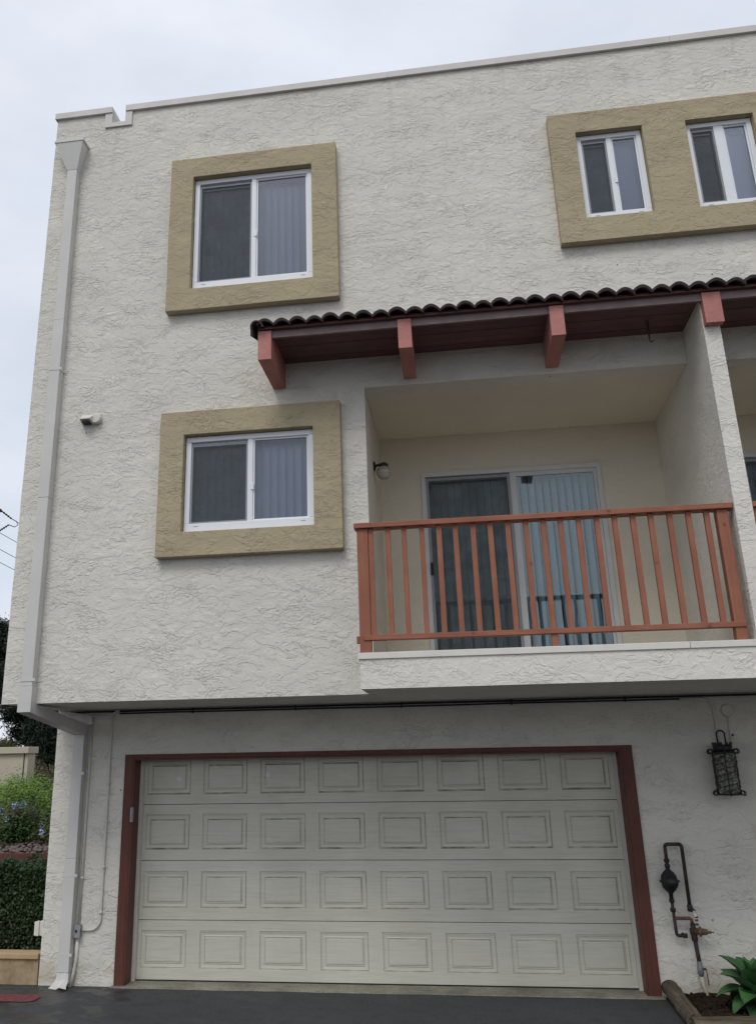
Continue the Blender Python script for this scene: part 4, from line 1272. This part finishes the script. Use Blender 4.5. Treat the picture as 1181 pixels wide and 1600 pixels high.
# ------------------------------------------------------------------ left side: retaining wall, hedge, slope planting
rw = thing('retaining_wall', 'low tan block retaining wall with a pale cap beside the house corner', 'wall', (-3, 1.4, 0))
xx = -0.915; k = 0
while xx > -9:
    w_ = 0.62
    s = MB(); s.box(xx - w_ + 0.003, xx, 1.285 + 0.002 * (k % 2), 1.455, -0.05, 0.222); obj('block', s, 'sandstone', rw, bevel=0.004)
    s = MB(); s.box(xx - w_ + 0.002, xx, 1.262, 1.462, 0.2235, 0.272); obj('cap_stone', s, 'tancap', rw, bevel=0.006)
    xx -= w_; k += 1

def leaf_cloud(name, pts, nrm, size, mt, parent=None, aspect=0.5, jitter=0.9, org=None):
    """many small leaf faces; pts Nx3, nrm Nx3 preferred normals"""
    N = len(pts)
    d = nrm + rng.normal(0, jitter, (N, 3)); d /= np.linalg.norm(d, axis=1, keepdims=True) + 1e-9
    a = np.cross(d, rng.normal(0, 1, (N, 3))); a /= np.linalg.norm(a, axis=1, keepdims=True) + 1e-9
    b = np.cross(d, a)
    sz = size * rng.uniform(0.6, 1.3, (N, 1))
    v = np.empty((N, 4, 3))
    v[:, 0] = pts - a * sz; v[:, 1] = pts + b * sz * aspect - a * sz * 0.1 + d * sz * 0.12
    v[:, 2] = pts + a * sz; v[:, 3] = pts - b * sz * aspect - a * sz * 0.1 + d * sz * 0.12
    if org is None:
        org = ORG[parent.name] if parent is not None else Vector((0, 0, 0))
    v = v.reshape(-1, 3) - np.array(org)
    me = bpy.data.meshes.new(name)
    me.vertices.add(N * 4); me.vertices.foreach_set('co', v.ravel())
    me.loops.add(N * 4); me.loops.foreach_set('vertex_index', np.arange(N * 4, dtype=np.int32))
    me.polygons.add(N); me.polygons.foreach_set('loop_start', np.arange(0, N * 4, 4, dtype=np.int32))
    me.update(calc_edges=True); me.validate()
    me.materials.append(M[mt])
    o = bpy.data.objects.new(name, me)
    return link(o, parent, org)

hd_ = thing('clipped_hedge', 'dense dark green clipped hedge behind the tan retaining wall', 'hedge', (-3, 1.9, 0.22))
N = 60000
x = rng.uniform(-7, -0.97, N); u = rng.uniform(0, 1, N)
face = rng.uniform(0, 1, N)
y = np.where(face < 0.55, 1.62 + np.abs(rng.normal(0, 0.06, N)), rng.uniform(1.62, 2.36, N))
top = 1.03 + 0.035 * np.sin(x * 7) + 0.03 * np.sin(x * 17 + y * 9)
z = np.where(face < 0.55, 0.24 + (top - 0.24) * u ** 0.85, top - np.abs(rng.normal(0, 0.05, N)))
P_ = np.stack([x, y, z], 1)
nr = np.where((face < 0.55)[:, None], np.array([[0, -0.8, 0.6]]), np.array([[0, -0.2, 1.0]]))
leaf_cloud('foliage', P_, nr, 0.019, 'hedge', hd_, 0.6)
s = MB()
for i in range(14):
    bx_ = -6.8 + i * 0.44
    s.tube([(bx_, 2.0, 0.15), (bx_ + 0.05, 1.98, 0.5), (bx_ - 0.06, 1.95, 0.9)], [0.02, 0.014, 0.006], 6)
obj('stem', s, 'bark', hd_)
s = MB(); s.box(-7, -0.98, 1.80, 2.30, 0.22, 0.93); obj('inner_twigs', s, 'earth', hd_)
# edging boards
M['edging'] = paint('edging_brown', (0.13, 0.05, 0.04), 0.8, vary=0.3)
eb = thing('edging_board', 'thin reddish edging strip above the hedge along the rock mulch', 'edging', (-3, 2.62, 1.0))
xx = -0.95
while xx > -8:
    s = MB(); s.box(xx - 0.6, xx - 0.003, 2.60, 2.635, 0.92, 1.075 + 0.006 * math.sin(xx * 5)); obj('board', s, 'edging', eb); xx -= 0.6
# rock mulch
rk_ = MB()
for i in range(1600):
    x_, y_ = random.uniform(-6, -0.98), random.uniform(2.66, 3.7); r = random.uniform(0.014, 0.034)
    zz = 1.0 + 0.09 * (y_ - 2.6) + 0.02
    rk_.sphere((x_, y_, zz), r, 7, 5, (random.uniform(0.8, 1.4), random.uniform(0.7, 1.2), random.uniform(0.5, 0.9)))
o = obj('rock_mulch', rk_, 'rock'); o['kind'] = 'stuff'

def shrub(cx, cy, r, h, label, seed, n=11000, fl=9, mt='plumbago'):
    rs = np.random.default_rng(seed)
    zg = float(np.interp(cy, [q[0] for q in prof_h], [q[1] for q in prof_h]))
    t = thing('plumbago_shrub', label, 'shrub', (cx, cy, zg), 'blue flowering shrubs on the slope')
    # arching canes carry the leaves
    nc = 46; per = n // nc
    allp, alln, tips = [], [], []
    st = MB()
    for c in range(nc):
        az = rs.uniform(0, 2 * math.pi); el = rs.uniform(0.35, 1.5)
        L = rs.uniform(0.7, 1.1)
        d = np.array([math.cos(az) * math.cos(el) * r, math.sin(az) * math.cos(el) * r, math.sin(el) * h]) * L
        tt = rs.uniform(0.15, 1, per)[:, None]
        p = np.array([[cx, cy, zg]]) + d[None] * tt + np.array([[0, 0, -0.16 * h]]) * tt ** 3 + rs.normal(0, 0.055, (per, 3)) * (0.5 + tt)
        allp.append(p); alln.append(np.repeat((d / np.linalg.norm(d))[None] + np.array([[0, -0.3, 0.7]]), per, 0))
        e = np.array([cx, cy, zg]) + d + np.array([0, 0, -0.16 * h]); tips.append(e)
        m_ = np.array([cx, cy, zg]) + d * 0.5
        st.tube([(cx, cy, zg - 0.02), tuple(m_), tuple(e)], [0.008, 0.005, 0.002], 4, cap=False)
    obj('stem', st, 'bark', t)
    leaf_cloud('foliage', np.concatenate(allp), np.concatenate(alln), 0.024, mt, t, 0.42, 0.8)
    fp = []
    order = rs.permutation(nc)[:fl]
    for c in order:
        e = tips[c]
        fp.append(e[None] + rs.normal(0, 0.022, (18, 3)))
    if fp:
        fp = np.concatenate(fp)
        fo = leaf_cloud('flowers', fp, np.repeat(np.array([[0, -1.0, 0.8]]), len(fp), 0), 0.014, 'flower', t, 0.8, 0.6)
        fo['kind'] = 'stuff'
    return t
prof_h = [(1.46, 0.20), (2.35, 0.24), (2.5, 0.95), (2.8, 1.02), (3.4, 1.08), (4.5, 1.16), (6, 1.25), (9, 1.34), (300, 1.3)]
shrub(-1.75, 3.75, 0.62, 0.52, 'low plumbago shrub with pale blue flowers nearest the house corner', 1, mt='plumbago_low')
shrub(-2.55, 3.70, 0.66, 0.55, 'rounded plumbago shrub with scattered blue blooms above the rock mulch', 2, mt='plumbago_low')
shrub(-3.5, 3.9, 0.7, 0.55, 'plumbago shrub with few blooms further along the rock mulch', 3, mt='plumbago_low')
shrub(-2.15, 4.8, 0.75, 0.70, 'taller bright green plumbago behind the low blue-flowered shrubs', 4, fl=4)
shrub(-3.05, 4.9, 0.8, 0.74, 'bright green leggy plumbago in front of the cream garden wall', 5, fl=3)
shrub(-4.0, 5.2, 0.8, 0.70, 'spreading bright green plumbago at the left of the slope', 6, fl=3)
shrub(-2.9, 6.3, 0.8, 0.80, 'light green plumbago high on the slope behind the others', 7, fl=2)
shrub(-3.9, 6.6, 0.85, 0.72, 'tall wispy plumbago at the foot of the cream garden wall', 8, fl=2)

gw_ = thing('garden_wall', 'cream stucco garden wall with flat projecting cap behind the flowering slope', 'wall', (-8, 9, 1.3))
s = MB(); s.box(-16, -5.05, 9.0, 9.3, 1.0, 2.27); obj('wall_body', s, 'farwall', gw_)
s = MB(); s.box(-16, -5.02, 8.93, 9.37, 2.2705, 2.395); obj('wall_cap', s, 'farwall', gw_, bevel=0.01)
s = MB(); s.box(-5.135, -5.12, 8.985, 8.999, 1.2, 2.268); obj('corner_trim', s, 'black', gw_)

def tree(name, label, cat, base, h, blobs, n, size, mt, aspect, trunk_r, group=None, seed=0, thin=0.0):
    rs = np.random.default_rng(seed)
    t = thing(name, label, cat, base, group)
    bx0, by0, bz0 = base
    s = MB()
    pts = [(bx0 + 0.12 * math.sin(i * 0.9) * i / 6, by0 + 0.1 * math.cos(i * 1.3) * i / 6, bz0 - 0.1 + h * i / 7) for i in range(8)]
    s.tube(pts, [trunk_r * (1 - 0.11 * i) for i in range(8)], 10)
    obj('trunk', s, 'bark', t)
    allp, alln = [], []
    tot = sum(b[3] ** 2 for b in blobs)
    lm = MB()
    for (x_, y_, z_, r_) in blobs:
        hh = min(max((z_ - bz0) * 0.75, 0.3), h * 0.97)
        fr_ = hh / h * 7; i0 = min(int(fr_), 6)
        a_ = Vector(pts[i0]).lerp(Vector(pts[i0 + 1]), fr_ - i0)
        e_ = Vector((x_, y_, z_))
        lm.tube([a_, a_.lerp(e_, 0.5) + Vector((0, 0, 0.12 * r_)), e_], [trunk_r * 0.32, trunk_r * 0.2, trunk_r * 0.06], 6)
        nn = int(n * r_ ** 2 / tot)
        # sub-clumps give light and dark, gaps and an uneven outline
        k = max(6, int(16 * r_ ** 0.7)); d = rs.normal(0, 1, (k, 3)); d /= np.linalg.norm(d, axis=1, keepdims=True)
        cc = np.array([x_, y_, z_]) + d * r_ * rs.uniform(0.35, 1.0, (k, 1)) * np.array([1, 1, 0.75])
        which = rs.integers(0, k, nn)
        g_ = rs.normal(0, 1, (nn, 3)) * r_ * 0.20
        allp.append(cc[which] + g_); alln.append(d[which] + np.array([[0, 0, 0.5]]))
        for c_ in cc[:: 2]:
            lm.tube([e_, Vector(c_)], [trunk_r * 0.06, trunk_r * 0.02], 4, cap=False)
    obj('limbs', lm, 'bark', t)
    leaf_cloud('crown', np.concatenate(allp), np.concatenate(alln), size, mt, t, aspect, 0.9)
    return t
tree('pine_tree', 'large dark pine drooping beside the house behind the slope', 'tree', (-11.6, 25, 1.3), 10.5,
     [(-14.1, 25, 6.4, 1.1), (-13.6, 24.6, 5.1, 1.0), (-12.6, 24.5, 4.2, 1.15), (-12.0, 24.2, 3.2, 1.0), (-11.2, 24.2, 2.9, 1.1), (-12.1, 25.2, 6.0, 1.6), (-10.6, 24.6, 4.6, 1.5), (-11.6, 25, 8.4, 1.6), (-10.0, 25, 6.8, 1.4), (-12.7, 24.4, 3.5, 0.8), (-11.6, 25, 10.4, 1.1), (-15.2, 25.2, 6.9, 0.9)],
     150000, 0.12, 'pine', 0.16, 0.32, seed=3)
tree('olive_tree', 'sparse olive-toned tree behind the cream garden wall', 'tree', (-18.2, 31, 1.3), 2.2,
     [(-18.3, 31, 2.9, 0.75), (-17.3, 31, 2.6, 0.7), (-19.2, 31.2, 2.8, 0.7), (-16.6, 31.2, 2.2, 0.6), (-20.4, 31, 3.0, 0.8)], 36000, 0.07, 'olive', 0.4, 0.12, seed=5)
for k, (x_, y_, lab) in enumerate(((-7.2, 13.5, 'dry brownish bush showing past the end of the cream garden wall'), (-6.3, 12.4, 'low grey-brown bush beside the house behind the flowering slope'))):
    tree('dry_bush', lab, 'bush', (x_, y_, 1.34), 0.6, [(x_, y_, 1.75, 0.42), (x_ + 0.45, y_, 1.65, 0.35), (x_ - 0.4, y_ + 0.2, 1.8, 0.35)], 5000, 0.035, 'brush', 0.5, 0.03, 'dry bushes behind the slope', seed=20 + k)
# distant pale house beyond the trees
fh = thing('distant_house', 'distant pale house seen between the bushes beyond the garden wall', 'house', (-21, 46, 1.2))
s = MB(); s.box(-26, -19, 46, 54, 1.1, 2.35); obj('wall', s, 'white', fh)
s = MB(); s.hexa([(-26.4, 45.6, 2.351), (-18.6, 45.6, 2.351), (-18.6, 54.4, 2.351), (-26.4, 54.4, 2.351), (-25, 49.5, 2.95), (-20, 49.5, 2.95), (-20, 50.5, 2.95), (-25, 50.5, 2.95)]); obj('roof', s, 'farwall', fh)
for xw in (-25, -23, -21):
    s = MB(); s.box(xw, xw + 1.0, 45.95, 45.999, 1.5, 2.15); obj('window', s, 'black', fh)

# ------------------------------------------------------------------ utility pole and wires
up_ = thing('utility_pole', 'dark timber utility pole with crossarm and line insulators', 'pole', (-12.0, 18.0, 1.3))
s = MB(); s.tube([(-12.0, 18.0, 0.9), (-12.0, 18.0, 11.2)], [0.16, 0.11], 12); obj('pole_shaft', s, 'creosote', up_)
s = MB(); s.box(-12.06, -11.94, 17.2, 18.8, 9.90, 10.03); obj('crossarm', s, 'creosote', up_)
s = MB(); s.box(-11.94, -11.24, 17.93, 18.07, 9.98, 10.08); obj('bracket_arm', s, 'creosote', up_)
s = MB(); s.box(-11.89, -11.22, 17.95, 18.05, 9.25, 9.42); obj('switch_box', s, 'black', up_)
for (a_, b_) in (((-11.24, 18, 10.03), (-10.98, 18.3, 9.80)), ((-11.22, 18, 9.32), (-11.00, 18.2, 9.58))):
    s = MB(); a_, b_ = Vector(a_), Vector(b_)
    s.tube([a_.lerp(b_, i / 10) for i in range(11)], [0.012, 0.035, 0.014, 0.040, 0.014, 0.040, 0.014, 0.04, 0.014, 0.035, 0.012], 8); obj('insulator', s, 'black', up_)
s = MB(); s.tube([(-10.98, 18.3, 9.80), (-10.80, 18.3, 9.70), (-10.74, 18.3, 9.58), (-10.82, 18.25, 9.50), (-11.00, 18.2, 9.57)], 0.014, 6); obj('jumper_wire', s, 'black', up_)
def wire(p0, p1, sag, label, r=0.010):
    p0, p1 = Vector(p0), Vector(p1)
    pts = [p0.lerp(p1, i / 30) - Vector((0, 0, sag * 4 * (i / 30) * (1 - i / 30))) for i in range(31)]
    s = MB(); s.tube(pts, r, 6)
    return tag(obj('overhead_wire', s, 'black', org=tuple(p0)), label, 'wire', 'overhead wires beside the house')
WL = 'thin overhead wire sloping down behind the house corner against the sky'
wire((-10.98, 18.3, 9.80), (-8.4, 43, 9.3), 0.5, 'overhead wire leaving the jumper loop of the pole insulators')
wire((-11.94, 17.6, 9.72), (-9.6, 43, 9.0), 0.5, 'overhead wire passing just below the insulator jumper loop')
wire((-11.94, 17.9, 9.16), (-9.3, 43, 8.3), 0.5, 'higher wire of the thin pair below the insulators')
wire((-11.94, 18.1, 8.72), (-9.3, 43, 7.9), 0.5, 'lowest overhead wire, under all the others')
